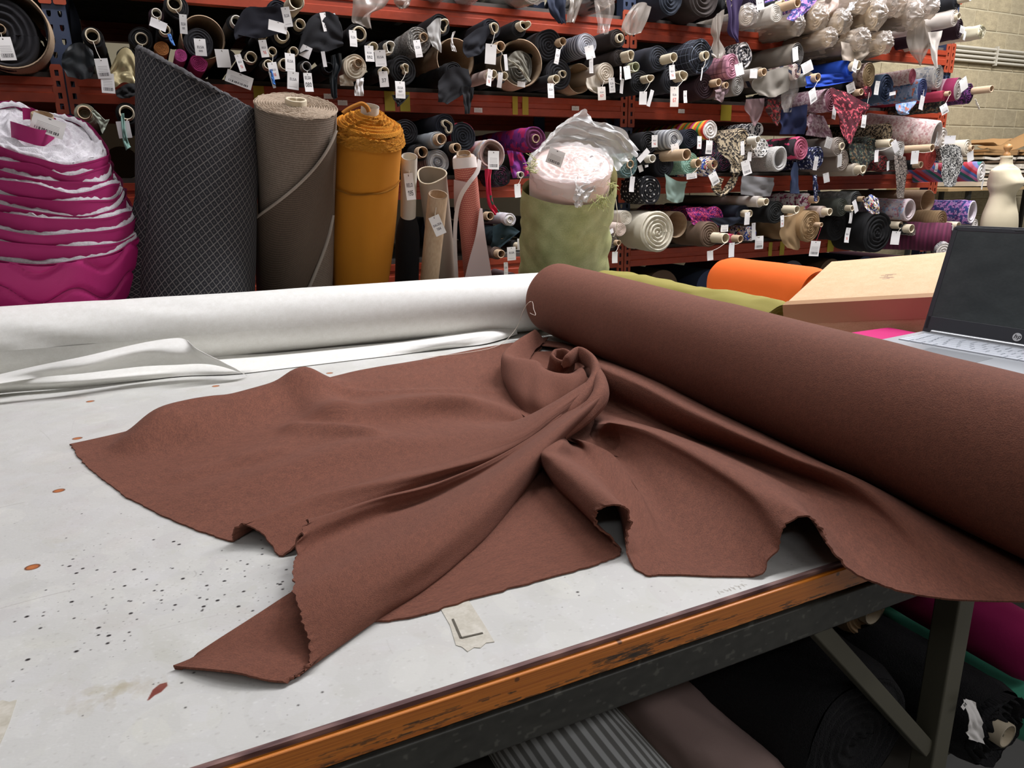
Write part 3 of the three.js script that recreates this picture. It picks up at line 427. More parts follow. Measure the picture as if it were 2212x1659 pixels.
// axis of a leaning roll: top bearing/depth, a second bearing/depth lower down, continued to the floor
function leanTo(x, y, z, x2, y2, z2) { const A = atZ(x, y, z), Q = atZ(x2, y2, z2), d = Q.sub(A); return [A, A.clone().addScaledVector(d, (.0 - A.y) / d.y)]; }
const pxr = (A, px) => px * depthOf(A) / FOC;
const flat = g => { g.computeVertexNormals(); return g; };
{ // fuchsia quilted roll with wadding
  const o = thing('fuchsia_quilted_roll', 'huge standing roll of fuchsia quilted fabric with white wadding between its layers', 'fabric roll');
  const [AT, BT] = leanTo(82, 270, -2.74, 100, 640, -2.97), R = pxr(AT, 208), A = V(0, AT.distanceTo(BT), 0);
  const pink = new THREE.MeshStandardMaterial({ color: 0xb01a6c, roughness: .62, side: THREE.DoubleSide, bumpMap: weaveTex, bumpScale: .0008 });
  const stitch = new THREE.MeshStandardMaterial({ color: 0x6a1044, roughness: .9 });
  const wad = new THREE.MeshStandardMaterial({ map: dataTex(128, 128, (u, v) => { const n = tnoise(u, v, 16, 70) * .5 + tnoise(u, v, 64, 71) * .5; return lerpc([205, 200, 206], [248, 246, 248], n); }, .12), roughness: 1, bumpMap: weaveTex, bumpScale: .006, side: THREE.DoubleSide });
  // wavy quilting: channel depth at (t, y)
  const chan = (t, y) => { const row = .105, ph = t * 9, k = (y + .028 * Math.sin(ph)) / row, d = Math.abs(k - Math.round(k)) * row; const k2 = (y + row / 2 - .028 * Math.sin(ph)) / row; return Math.exp(-((d / .008) ** 2)); };
  const cone = 10, pitch = .026; // the outer turns have slipped down: the top is stepped
  const R0 = pxr(AT, 128), stepTop = r => A.y - .03 - .3 * Math.pow(clamp((r - R0) / (R - R0)), 1.15);
  for (let k = 0; k < cone; k++) { // separate turns: fabric band with wadding edge
    const r = mix(R0, R, k / (cone - 1)), yt = stepTop(r), next = k < cone - 1 ? stepTop(mix(R0, R, (k + 1) / (cone - 1))) : 0;
    const wob = (t, s) => .01 * noise3(Math.cos(t) * 2 + k * 3, Math.sin(t) * 2, s) ; const tilt = t => .02 * Math.cos(t + 2.2 + k * .35);
    const rim = t => yt + wob(t, 1) * 1.6 + tilt(t);
    const bottom = k === cone - 1 ? .002 : next - .06;
    mesh(k === cone - 1 ? 'outer_turn' : 'quilted_turn', grid(k === cone - 1 ? 220 : 96, k === cone - 1 ? 170 : 10, (u, v) => { const t = u * Math.PI * 2, y = mix(rim(t), bottom, v); let q = r + wob(t, 5 + y * 3) * .9; if (k === cone - 1) { q += .012 * (1 - chan(t, y)) - .006 + .006 * noise3(t * 3, y * 7, 8) - .05 * smooth(A.y - .7, A.y - 1.2, y) * .3; } return V(A.x + Math.cos(t) * q, y, A.z + Math.sin(t) * q); }, (u, v) => [u * 2, v * 1.3]), pink, o);
    mesh('wadding_edge', grid(110, 8, (u, v) => { const t = u * Math.PI * 2, w = v * Math.PI, q = r - .003 - .020 * (1 - Math.cos(w)) / 2 - .002 + wob(t, 5 + rim(t) * 3) * .9; return V(A.x + Math.cos(t) * q, rim(t) - .004 + .011 * Math.sin(w) + .007 * noise3(t * 22, v * 4, k) * Math.sin(w) , A.z + Math.sin(t) * q); }, (u, v) => [u * 2, v * .05]), wad, o);
    mesh('stitched_hem', grid(110, 1, (u, v) => { const t = u * Math.PI * 2, q = r + .0022 + wob(t, 5 + rim(t) * 3) * .9; return V(A.x + Math.cos(t) * q, rim(t) + .004 - v * .006, A.z + Math.sin(t) * q); }), pink, o);
  }
  mesh('wadding_top', grid(90, 50, (u, v) => { const t = u * Math.PI * 2, r = (R0 - .006) * (1 - v) + .02 * v; return V(A.x + Math.cos(t) * r, A.y - .034 + .02 * v + .02 * Math.cos(t + 2.2) * (1 - v) + .004 * Math.sin(2 * Math.PI * (v * 6 + u)) + .012 * noise3(Math.cos(t) * r * 40, Math.sin(t) * r * 40, 4), A.z + Math.sin(t) * r); }, (u, v) => [u * 1.2, v * .2]), wad, o);
  mesh('inner_turn', grid(60, 4, (u, v) => { const t = 2.4 - u * 4.4, r = .07 + .012 * Math.sin(u * 9); return V(A.x - .012 + Math.cos(t) * r, A.y - .03 + (1 - v) * .05 + .006 * Math.sin(u * 14), A.z + .01 + Math.sin(t) * r); }), pink, o);
  const T = V(A.x + .012, A.y + .035, A.z + .0); hollow(T, V(T.x, T.y - .15, T.z), .03, .004, M.card, 'cardboard_tube', o);
  for (let k = 0; k < 6; k++) { const y = A.y - .42 - k * .105; mesh('quilting_seam', grid(240, 1, (u, v) => { const t = u * Math.PI * 2, ky = Math.round(y / .105) * .105 - .028 * Math.sin(t * 9), q = R - .006 + .0035 + .01 * noise3(Math.cos(t) * 2 + 24, Math.sin(t) * 2, 5 + ky * 3) * .9 + .006 * noise3(t * 3, ky * 7, 8) - .05 * smooth(A.y - .7, A.y - 1.2, ky) * .3; return V(A.x + Math.cos(t) * q, ky + (v - .5) * .0022, A.z + Math.sin(t) * q); }), stitch, o); }
  const up = AT.clone().sub(BT).normalize(), qm = new THREE.Matrix4().compose(BT, new THREE.Quaternion().setFromUnitVectors(V(0, 1, 0), up), V(1, 1, 1));
  for (const c of o.children) { c.geometry = c.geometry.clone().applyMatrix4(qm); }
  const tg = addTag(o, 104, 272, -2.67, .085, .05, -22, 'bar', null, null, .1);
}
{ // charcoal jacquard roll with lozenges
  const lz = dataTex(256, 256, (u, v) => { // woven lozenge lattice
    const x = u * 4, y = v * 4, a = x + y, b = x - y, fa = Math.abs(a - Math.round(a)), fb = Math.abs(b - Math.round(b)); const d = Math.min(fa, fb), w = .5 + .5 * Math.sin((fa < fb ? b : a) * 40);
    const c = Math.max(Math.abs(a - Math.floor(a) - .5), Math.abs(b - Math.floor(b) - .5)) < .12; const n = tnoise(u, v, 128, 80) * 16; return d < .075 ? [80 + w * 40 + n, 78 + w * 38 + n, 77 + w * 36 + n] : c ? [70 + n, 68 + n, 70 + n] : [26 + n, 26 + n, 31 + n];
  }, [.1, .125]);
  const mat = new THREE.MeshStandardMaterial({ map: lz, roughness: .9, side: THREE.DoubleSide, bumpMap: lz, bumpScale: .0015 });
  const o = thing('jacquard_roll', 'tall leaning charcoal fabric roll with a pale grey lozenge weave', 'fabric roll');
  const [A, B] = leanTo(432, 166, -2.88, 424, 640, -2.86), R = pxr(A, 121);
  const topTilt = t => .078 * Math.cos(t + .38) ;
  mesh('roll_body', pole(A, B, R * 1.0, R * 1.04, 90, 60, (r, t, v) => r + .004 * noise3(Math.cos(t) * 2, Math.sin(t) * 2, v * 6), 0).applyMatrix4(new THREE.Matrix4()), mat, o);
  { const b = o.children[0].geometry, p = b.attributes.position, W = 91; const { e1, e2 } = frameOf(A, B); for (let i = 0; i < p.count; i++) { const u = (i % W) / 90, v = Math.floor(i / W) / 60; p.setY(i, p.getY(i) - (1 - v) * (1 - v) * topTilt(u * Math.PI * 2) - .02 * (1 - v) ** 6); } b.computeVertexNormals(); }
  const dark = cloths(0x2a2a2d);
  mesh('roll_end', disc(A, B, (t, v) => { const r = R * (1 - v) + .002; return [r, -(topTilt(t) * (1 - v)) - .02 + .008 * Math.sin(2 * Math.PI * (v * 7 + t / 6.283)) + .004 * noise3(t * 9, v * 30, 3)]; }, 90, 60), mat, o);
  mesh('frayed_rim', disc(A, B, (t, v) => { const w = v * Math.PI * 2; return [R - .008 + .011 * Math.cos(w) + .004 * noise3(t * 30, v * 5, 4), -topTilt(t) - .02 + .011 * Math.sin(w) + .004 * noise3(t * 30, v * 5, 7)]; }, 160, 10), cloths(0x4a4849), o);
  mesh('loose_selvedge', cloth([[atZ(292, 420, -2.84), atZ(272, 520, -2.82), atZ(258, 600, -2.82), atZ(255, 660, -2.82)], [atZ(320, 420, -2.74), atZ(310, 520, -2.76), atZ(305, 600, -2.78), atZ(303, 660, -2.78)]], 20, 8, .003), mat, o);
  addTag(o, 517, 172, -2.78, .085, .04, -20, 'bar', null, null, -.2);
}
{ // taupe corduroy roll
  const rib = dataTex(128, 128, (u, v) => { const s = .5 + .5 * Math.sin(v * Math.PI * 2 * 16), n = tnoise(u, v, 32, 90); return lerpc([96, 84, 72], [146, 132, 118], s * .7 + n * .3); }, [.12, .12]);
  const mat = new THREE.MeshStandardMaterial({ map: rib, roughness: .85, side: THREE.DoubleSide, bumpMap: rib, bumpScale: .0012 });
  const rib2 = rib.clone(); rib2.rotation = 1.05; rib2.needsUpdate = true; const mat2 = new THREE.MeshStandardMaterial({ map: rib2, color: 0xb8aea4, roughness: .85, side: THREE.DoubleSide });
  const o = thing('corduroy_roll', 'standing taupe corduroy roll with a loose diagonal end, between charcoal and mustard rolls', 'fabric roll');
  const [A, B] = leanTo(640, 228, -2.74, 641, 620, -3.0), R = pxr(A, 87);
  mesh('roll_body', pole(A, B, R, R * 1.0, 72, 60, (r, t, v) => r + .0035 * noise3(Math.cos(t) * 2, v * 12, Math.sin(t) * 2)), mat, o);
  mesh('roll_end', disc(A, B, (t, v) => [R * (1 - v) + .001, .004 * Math.sin(2 * Math.PI * (v * 16 + t / 6.283)) + .003 * noise3(t * 20, v * 40, 1)], 90, 90), cloths(0xa5937f, { bump: .003 }), o);
  const { ax, e1, e2 } = frameOf(A, B), at = (t, y, r = R + .004) => A.clone().addScaledVector(ax, y).addScaledVector(e1, Math.cos(t) * r).addScaledVector(e2, -Math.sin(t) * r);
  // loose outer end: runs from the upper right round to the lower left
  const F = a => Math.PI * (a); let best = null;
  const facing = t => at(t, .3).sub(A).normalize().dot(V(-.35, 0, .93));
  let tf = 0; for (let k = 0; k < 400; k++) { const t = k / 400 * Math.PI * 2; if (best === null || facing(t) > best) { best = facing(t); tf = t; } }
  const sgn = at(tf + .5, .3).x > at(tf, .3).x ? 1 : -1;
  const up = s => mix(.30, .06, Math.pow(s, 1.6)), edge = (s) => 0;
  const wrap = cloth([...Array(9)].map((_, i) => { const s = i / 8, t = tf + sgn * mix(-1.45, 1.25, s); const top = mix(.44, .05, Math.pow(s, 1.25)); const bot = .36 + (1 - s) * .95; return [...Array(8)].map((_, k) => at(t, mix(top, bot, k / 7), R + .011 + .004 * Math.sin(k * .8 + i))); }), 40, 50, .003);
  mesh('loose_end', wrap, mat2, o);
  mesh('corded_edge', tube([...Array(14)].map((_, i) => { const s = i / 13; return at(tf + sgn * mix(-1.45, 1.25, s), mix(.44, .05, Math.pow(s, 1.25)), R + .014); }), .0055, 80, 6), cloths(0xa89c8e), o);
  mesh('raw_edge', tube([...Array(14)].map((_, i) => { const s = mix(.1, 1, i / 13); return at(tf + sgn * mix(-1.45, 1.25, s), .36 + (1 - s) * .95, R + .013).add(V(rr(-.003, .003), 0, 0)); }), .007, 80, 6), cloths(0xa0968a), o);
  const sq = t => .036 * (.7 + .3 * Math.abs(Math.cos(t)) + .07 * Math.sin(t * 3));
  mesh('flattened_tube', disc(A, B, (t, v) => { const q = [[0, -.02], [0, .018], [-.004, .022], [-.009, .018], [-.01, -.02]][Math.round(v * 4)]; return [sq(t) + q[0], q[1]]; }, 40, 4), M.cardPale, o);
}
{ // mustard roll with frayed top
  const mat = cloths(0xc07a12, { bump: .0004 }), fr = new THREE.MeshStandardMaterial({ color: 0xc88420, roughness: 1, bumpMap: weaveTex, bumpScale: .006, side: THREE.DoubleSide });
  const o = thing('mustard_roll', 'standing mustard yellow fabric roll with frayed fluffy layers at the top', 'fabric roll');
  const [A, B] = leanTo(796, 288, -2.76, 775, 620, -3.02), R = pxr(A, 75); const { ax } = frameOf(A, B);
  mesh('roll_body', pole(A, B, R, R * .93, 72, 80, (r, t, v) => r + .006 * noise3(Math.cos(t) * 2, v * 5, Math.sin(t) * 2) - .02 * smooth(.2, .6, v) * smooth(1, .6, v) + .004 * Math.sin((t * 2.2 + v * 26)) * smooth(.3, .8, v)), mat, o);
  const lay = [[R + .003, 0, .02], [R - .002, .016, .022], [R - .012, .03, .024], [R - .026, .042, .026], [R - .044, .05, .026], [.07, .062, .04], [.05, .066, .03]];
  lay.forEach(([r, y, h], k) => {
    const T = A.clone().addScaledVector(ax, -y), Bq = A.clone().addScaledVector(ax, -y + h + .02), e = t => .008 * Math.sin(t * 3 + k) + .004 * noise3(t * 14, k, 2);
    mesh('frayed_layer', disc(T, B, (t, v) => { const w = clamp(v / .6), q = v > .6 ? (v - .6) / .4 * Math.PI : 0; const rad_ = r + .003 * noise3(t * 24, v * 9, k) - (v > .6 ? .007 * (1 - Math.cos(q)) : 0) - (1 - w) * -.006; return [rad_, mix(-h, 0, w) + e(t) * w + (v > .6 ? .007 * Math.sin(q) - .02 * ((v - .6) / .4) : 0) + .003 * noise3(t * 40, v * 12, k + 5)]; }, 150, 20), fr, o);
  });
  mesh('roll_end', disc(A, B, (t, v) => [(R - .01) * (1 - v) + .02 * v, .03 + .05 * v + .006 * Math.sin(2 * Math.PI * (v * 7 + t / 6.28))], 70, 50), fr, o);
  hollow(A.clone().addScaledVector(ax, -.098), A.clone().addScaledVector(ax, .02), .032, .004, M.cardWhite, 'cardboard_tube', o);
  mesh('fabric_tie', tube([[740, 245], [752, 236], [768, 228], [782, 224], [793, 232], [797, 242]].map(([x, y]) => atZ(x, y, -2.68)), .008, 30, 6), cloths(0xb06f1d), o);
  mesh('raw_seam', tube([...Array(12)].map((_, i) => { const s = i / 11, t = 1.4; const ang = mix(-.5, 2.6, s); const f2 = frameOf(A, B); return A.clone().addScaledVector(ax, .2 - .05 * s * s + rr(-.003, .003)).addScaledVector(f2.e1, -Math.cos(ang) * (R + .004) * (f2.e1.x < 0 ? -1 : 1)).addScaledVector(f2.e2, Math.sin(ang) * (R + .004) * (f2.e2.z < 0 ? -1 : 1)); }), .0028, 60, 5), fr, o);
}
{ // slim tubes and rolls between the mustard roll and the green sack
  const o = thing('black_core_roll', 'slim black fabric roll on a pale cardboard tube tagged RELO 195', 'fabric roll');
  const [T, B] = leanTo(884, 338, -2.8, 879, 610, -3.1); hollow(T, B, pxr(T, 17.5), .004, M.cardWhite, 'cardboard_tube', o);
  const d = B.clone().sub(T).normalize(), S0 = T.clone().addScaledVector(d, .26); const bk = cloths(0x141417, { bump: .003 });
  mesh('roll_body', pole(S0, B, .05, .062, 40, 30, (r, t, v) => v < .06 ? mix(.03, .055, v / .06) : r + .003 * noise3(t * 2, v * 8, 1)), bk, o);
  addTag(o, 885, 403, -2.8, .036, .1, 5, 'relo', atZ(884, 368, -2.785));
  const p = thing('pleated_tube', 'wide dented grey cardboard tube standing behind the slim tubes', 'cardboard tube');
  const [T2, B2] = leanTo(931, 378, -2.84, 958, 605, -3.12); mesh('tube_wall', pole(T2, B2, .056, .056, 48, 20, (r, t, v) => r * (1 + .1 * Math.cos(3 * t + 1) * (1 - v * .5))), new THREE.MeshStandardMaterial({ color: 0xa99c8c, roughness: .8, side: THREE.DoubleSide }), p);
  mesh('tube_rim', disc(T2, B2, (t, v) => { const w = v * 6.283; return [.056 * (1 + .1 * Math.cos(3 * t + 1)) + .0028 * Math.cos(w), .0028 * Math.sin(w)]; }, 60, 8), M.cardPale, p);
  const q = thing('brown_card_tube', 'slim brown cardboard tube tagged DALIDA 184', 'cardboard tube');
  const [T3, B3] = leanTo(946, 420, -2.69, 927, 608, -2.87); hollow(T3, B3, pxr(T3, 21.5), .006, M.card, 'tube_wall', q); addTag(q, 945, 487, -2.68, .042, .075, 22, 'dalida', atZ(942, 448, -2.665));
  const dt = dataTex(128, 128, (u, v) => { const y = v * 8, x = u * 8 + (Math.floor(y) % 2) * .5, dx = x - Math.floor(x) - .5, dy = y - Math.floor(y) - .5; return dx * dx + dy * dy < .075 ? [230, 186, 150] : [186, 92, 88]; }, .075);
  const dt2 = dataTex(128, 128, (u, v) => { const y = v * 8, x = u * 8 + (Math.floor(y) % 2) * .5, dx = x - Math.floor(x) - .5, dy = y - Math.floor(y) - .5; return dx * dx + dy * dy < .075 ? [214, 176, 168] : [206, 190, 190]; }, .06);
  const s = thing('dotted_roll', 'slim rose red roll with small cream dots and a white selvedge spiralling down', 'fabric roll');
  const [T4, B4] = leanTo(1003, 343, -2.76, 1028, 605, -3.0); hollow(T4.clone().add(V(-.003, .02, 0)), B4, .028, .004, M.card, 'cardboard_tube', s);
  mesh('roll_body', pole(T4, B4, .044, .064, 48, 40), printed(dt), s);
  mesh('roll_end', disc(T4, B4, (t, v) => [mix(.045, .026, v), .003 * Math.sin(6.283 * (v * 3 + t / 6.283))], 48, 16), cloths(0xe6dcd6), s);
  mesh('white_collar', pole(T4.clone().add(V(0, .004, 0)), T4.clone().add(V(.003, -.035, 0)), .0465, .0475, 40, 3), cloths(0xe4dad4), s);
  const Q = a => a.map(([x, y, z]) => atZ(x, y, z));
  mesh('selvedge', cloth([[1036, 345, -2.745], [1031, 370, -2.735], [1012, 396, -2.735], [995, 424, -2.77], [986, 462, -2.84], [983, 520, -2.895], [987, 612, -2.97]].map(([x, y, z]) => Q([[x - 4, y - 2, z], [x + 4, y + 3, z + .004]])), 3, 60, .002), cloths(0xe8dfda), s);
  mesh('reverse_flap', cloth([[[1036, 450, -2.79], [1041, 450, -2.8]], [[1027, 510, -2.81], [1048, 510, -2.83]], [[1012, 565, -2.865], [1057, 565, -2.9]], [[999, 622, -2.91], [1066, 622, -2.95]]].map(Q), 12, 24, .002), printed(dt2), s);
  mesh('reverse_collar', cloth([[[981, 388, -2.78], [1010, 394, -2.735]], [[981, 415, -2.81], [998, 416, -2.765]], [[982, 455, -2.85], [987, 455, -2.84]]].map(Q), 10, 14, .002), printed(dt2), s);
}
{ // green linen sack around a pale pink roll in clear film
  const lin = dataTex(256, 256, (u, v) => { const n = tnoise(u, v, 12, 100) * .4 + tnoise(u * 1, v, 128, 101) * .3 + (.5 + .5 * Math.sin(v * 400 + tnoise(u, v, 20, 102) * 8)) * .3; return lerpc([134, 140, 92], [192, 196, 144], n); }, .35);
  const linM = new THREE.MeshPhysicalMaterial({ map: lin, roughness: .5, sheen: .5, sheenColor: new THREE.Color(0xd6d8a0), sheenRoughness: .35, side: THREE.DoubleSide, bumpMap: weaveTex, bumpScale: .001 });
  const o = thing('sage_wrapped_roll', 'standing pale pink roll in clear plastic, wrapped in sage green shiny linen', 'fabric roll');
  const [A, B] = leanTo(1230, 392, -2.76, 1216, 590, -2.97), R = pxr(A, 98);
  const fA = frameOf(A, B), film2 = new THREE.MeshPhysicalMaterial({ color: 0xf2f2f0, roughness: .3, transmission: .55, thickness: 0, side: THREE.DoubleSide });
  const blush = cloths(0xe6cbc2), film = new THREE.MeshPhysicalMaterial({ color: 0xffffff, roughness: .2, transmission: .8, thickness: 0, ior: 1.4, side: THREE.DoubleSide, specularIntensity: 1 });
  mesh('linen_wrap', pole(A, B, R, R * 1.08, 90, 70, (r, t, v) => r + (.013 * noise3(Math.cos(t) * 2, v * 22, Math.sin(t) * 2) + .006 * noise3(t * 3, v * 60, 3)) * smooth(0, .05, v) + .006 * Math.sin(v * 22 + 2 * Math.sin(t * 2)) * noise3(t, v * 5, 2) + .012 * Math.cos(2 * t) ), linM, o);
  { const b = o.children[0].geometry, p = b.attributes.position, W = 91; for (let i = 0; i < p.count; i++) { const u = (i % W) / 90, v = Math.floor(i / W) / 70; p.setY(i, p.getY(i) + (1 - v) ** 8 * (.018 * Math.sin(u * 12.5 + 1) - .02 * Math.cos(u * 6.283 + 3.4))); } b.computeVertexNormals(); }
  const T = A.clone().addScaledVector(B.clone().sub(A).normalize(), -.078);
  mesh('pink_roll', pole(T, B, pxr(T, 89), .128, 60, 24, (r, t, v) => r * (v < .02 ? .96 : 1) + .004 * noise3(t * 2, v * 8, 6)), blush, o);
  mesh('pink_roll_end', disc(T, B, (t, v) => [pxr(T, 87) * (1 - v), .022 * Math.sin(Math.min(1, v * 5) * 1.57) - .016 + .008 * v + .004 * Math.sin(6.283 * (v * 6 + t / 6.283)) + .006 * noise3(t * 3, v * 8, 2)], 70, 50), blush, o);
  mesh('plastic_film', grid(120, 60, (u, v) => { const t = u * 6.283, k = v < .55 ? v / .55 : 1, q = v > .55 ? (v - .55) / .45 : 0; const r = mix(.146, pxr(T, 93), k) * (1 - q * .98) + .004 * noise3(t * 8, v * 26, 4); const hh = mix(-.17, .008, k) + .02 * Math.sin(q * 1.5) + .006 * noise3(t * 9, v * 24, 7); return T.clone().addScaledVector(fA.ax, -hh).addScaledVector(fA.e1, Math.cos(t) * r).addScaledVector(fA.e2, -Math.sin(t) * r); }), film, o);
  const Z = -2.82, W = (x, y, z = Z) => atZ(x, y, z); // the gathered mouth of the bag standing up, and its hanging tail
  const crumple = (q, u, v) => q.add(V(.010 * noise3(u * 14, v * 12, 1), .010 * noise3(u * 13, v * 14, 2), .022 * noise3(u * 11, v * 11, 3)));
  mesh('plastic_film', cloth([[W(1140, 350), W(1160, 330, -2.86), W(1200, 312, -2.9), W(1255, 320, -2.9), W(1300, 345, -2.86), W(1325, 375)], [W(1165, 322), W(1195, 290, -2.86), W(1225, 270, -2.88), W(1280, 285, -2.88), W(1325, 305, -2.84), W(1360, 345)], [W(1190, 292), W(1225, 262, -2.84), W(1262, 238, -2.86), W(1290, 262, -2.86), W(1340, 280, -2.82), W(1384, 325)]], 70, 40, 0, crumple), film2, o);
  mesh('plastic_film', cloth([[W(1236, 380, -2.62), W(1275, 372, -2.62), W(1305, 345, -2.66)], [W(1240, 412, -2.575), W(1264, 412, -2.575), W(1294, 392, -2.6)], [W(1243, 445, -2.57), W(1256, 444, -2.57), W(1268, 434, -2.575)]], 24, 24, 0, crumple), film2, o);
  addTag(o, 1200, 340, -2.64, .07, .06, -20, 'bar', null, null, -.1);
  const fr = new THREE.MeshStandardMaterial({ color: 0xb4b878, roughness: .8 }), parts = [];
  for (let k = 0; k < 90; k++) { const a = k < 60, bx = a ? rr(1278, 1330) : rr(1150, 1165), by = a ? mix(418, 450, rnd()) - (bx > 1310 ? 30 : 0) : rr(345, 375), z = a ? (bx > 1312 ? -2.64 : -2.575) : -2.7, p0 = W(bx, by, z), L = rr(8, 26), an = a ? rr(-.5, 2.2) : rr(2.4, 4.2); const p1 = W(bx + Math.cos(an) * L * .5, by + Math.sin(an) * L * .5, z + .02), p2 = W(bx + Math.cos(an) * L + rr(-5, 5), by + Math.sin(an) * L, z + rr(0, .03)); parts.push(tube([p0, p1, p2], .0012, 5, 3)); }
  const f = mesh('frayed_threads', parts, fr, o); f.userData.kind = 'stuff';
  mesh('tie_cord', tube([W(1330, 430, -2.68), W(1334, 470, -2.7), W(1330, 500, -2.72), W(1325, 512, -2.72)], .0018, 20, 5), M.string, o);
}
// ---------------------------------------------------------------- pallet rack
const RX = [-2.95, -.235, 2.455, 5.105], BEAM_Y = [.545, .965, 1.375, 1.783, 2.188, 2.62];
{
  const o = thing('pallet_rack', 'long orange and blue steel pallet rack filled with fabric rolls', 'rack');
  const beamTex = dataTex(256, 64, (u, v) => { const n = tnoise(u, v, 10, 110) * .5 + tnoise(u, v, 64, 111) * .5; return lerpc([146, 54, 32], [176, 70, 42], n); }, [.9, .3]);
  const red = new THREE.MeshStandardMaterial({ map: beamTex, roughness: .42 }), conn = new THREE.MeshStandardMaterial({ color: 0xa4482e, roughness: .45 });
  const blue = new THREE.MeshStandardMaterial({ color: 0x333f58, roughness: .5, metalness: .1 }), dark = new THREE.MeshStandardMaterial({ color: 0x0c0c0e, roughness: .9 });
  const deckM = new THREE.MeshStandardMaterial({ map: dataTex(64, 64, (u, v) => { const g = 62 + 40 * tnoise(u, v, 32, 112); return [g, g * .97, g * .92]; }, .3), roughness: .9 });
  const yellow = new THREE.MeshStandardMaterial({ color: 0xb3a02e, roughness: .6 });
  const prof = new THREE.Shape([[0, 0], [.05, 0], [.05, .034], [.044, .038], [.044, .06], [.05, .064], [.05, .092], [.03, .095], [0, .095]].map(([x, y]) => new THREE.Vector2(x, y)));
  for (let b = 0; b < 3; b++) for (const y of BEAM_Y) for (const [z, s] of [[RACK_Z - .05, 1], [RACK_Z - 1.1, 1]]) {
    const L = RX[b + 1] - RX[b] - .085, g = new THREE.ExtrudeGeometry(prof, { depth: L, bevelEnabled: false }).rotateY(Math.PI / 2); // extrude along +x, profile x -> -z
    g.applyMatrix4(new THREE.Matrix4().makeScale(1, 1, -1)); g.index ? 0 : 0; g.translate(RX[b] + .0425, y, z); const p = g.attributes.position, a = p.array; for (let i = 0; i < p.count; i += 3) { for (let k = 0; k < 3; k++) { const t = a[i * 3 + k]; a[i * 3 + k] = a[(i + 2) * 3 + k]; a[(i + 2) * 3 + k] = t; } } g.computeVertexNormals();
    for (let i = 0; i < p.count; i++) g.attributes.uv.setXY(i, p.getX(i), p.getY(i) + p.getZ(i));
    mesh('beam', g, red, o);
    if (z > RACK_Z - .5) mesh('shelf_deck', box((RX[b] + RX[b + 1]) / 2, y + .105, RACK_Z - .56, L, .02, 1.06), deckM, o);
  }
  const H = 3.2;
  for (const x of RX) for (const z of [RACK_Z - .045, RACK_Z - 1.08]) {
    const sh = new THREE.Shape([[-.04, 0], [.04, 0], [.04, H], [-.04, H]].map(q => new THREE.Vector2(...q)));
    const front = z > RACK_Z - .5;
    if (front) for (let k = 0; k < 63; k++) for (const s of [-.019, .019]) { const y = .06 + k * .05; sh.holes.push(new THREE.Path([[s - .0075, y + .011], [s + .0075, y + .011], [s + .0075, y - .002], [s + .004, y - .011], [s - .004, y - .011], [s - .0075, y - .002]].map(q => new THREE.Vector2(...q)))); }
    mesh('upright', [new THREE.ExtrudeGeometry(sh, { depth: .003, bevelEnabled: false }).translate(x, 0, z + .03), box(x - .039, H / 2, z, .003, H, .06), box(x + .039, H / 2, z, .003, H, .06)], blue, o);
  }
  for (const x of RX) for (let k = 0; k < 4; k++) { const a = V(x, .2 + k * .75, RACK_Z - .08), b = V(x, .95 + k * .75, RACK_Z - 1.05), [p, q] = k % 2 ? [V(a.x, b.y, a.z), V(b.x, a.y, b.z)] : [a, b]; mesh('frame_brace', tube([p, p.clone().lerp(q, .5), q], .014, 4, 6), blue, o); }
  // beam end connectors with slots
  const cs = new THREE.Shape([[-.018, -.075], [.018, -.075], [.022, -.07], [.022, .1], [.016, .112], [-.016, .112], [-.022, .1], [-.022, -.07]].map(q => new THREE.Vector2(...q)));
  for (const y of [-.045, -.005, .04, .08]) cs.holes.push(new THREE.Path([[-.007, y - .011], [.007, y - .011], [.007, y + .011], [-.007, y + .011]].map(q => new THREE.Vector2(...q))));
  const cg = new THREE.ExtrudeGeometry(cs, { depth: .006, bevelEnabled: false });
  for (const x of RX) for (const y of BEAM_Y) for (const s of [-1, 1]) mesh('beam_connector', cg.clone().translate(x + s * .025, y + .03, RACK_Z - .008), conn, o);
  // yellow tape and small location stickers on the beams
  const tp = (x, y, w, h) => { const c = atZ(x, y, RACK_Z + .002); c.y = (y > 400 ? BEAM_Y[1] : BEAM_Y[3]) + .0475; mesh('marking_tape', box(c.x, c.y, RACK_Z + .0016, w, h, .0016), yellow, o); };
  for (const [x, y, w] of [[560, 208, .045], [842, 222, .05], [875, 223, .05], [1135, 236, .035], [1113, 240, .03], [1568, 250, .08], [1690, 530, .04], [1665, 528, .03], [1795, 525, .06]]) tp(x, y, w, .088);
  for (const [x, y, t] of [[710, 208, 'rule'], [740, 222, 'rule'], [1033, 238, 'rule'], [1243, 234, 'rule'], [1472, 240, 'rule']]) { const c = atZ(x, y, RACK_Z + .002); mesh('location_sticker', grid(1, 1, (u, v) => V((u - .5) * .045 + c.x, (v - .5) * .022 + c.y, RACK_Z + .0022)), TAG[t], o); }
}
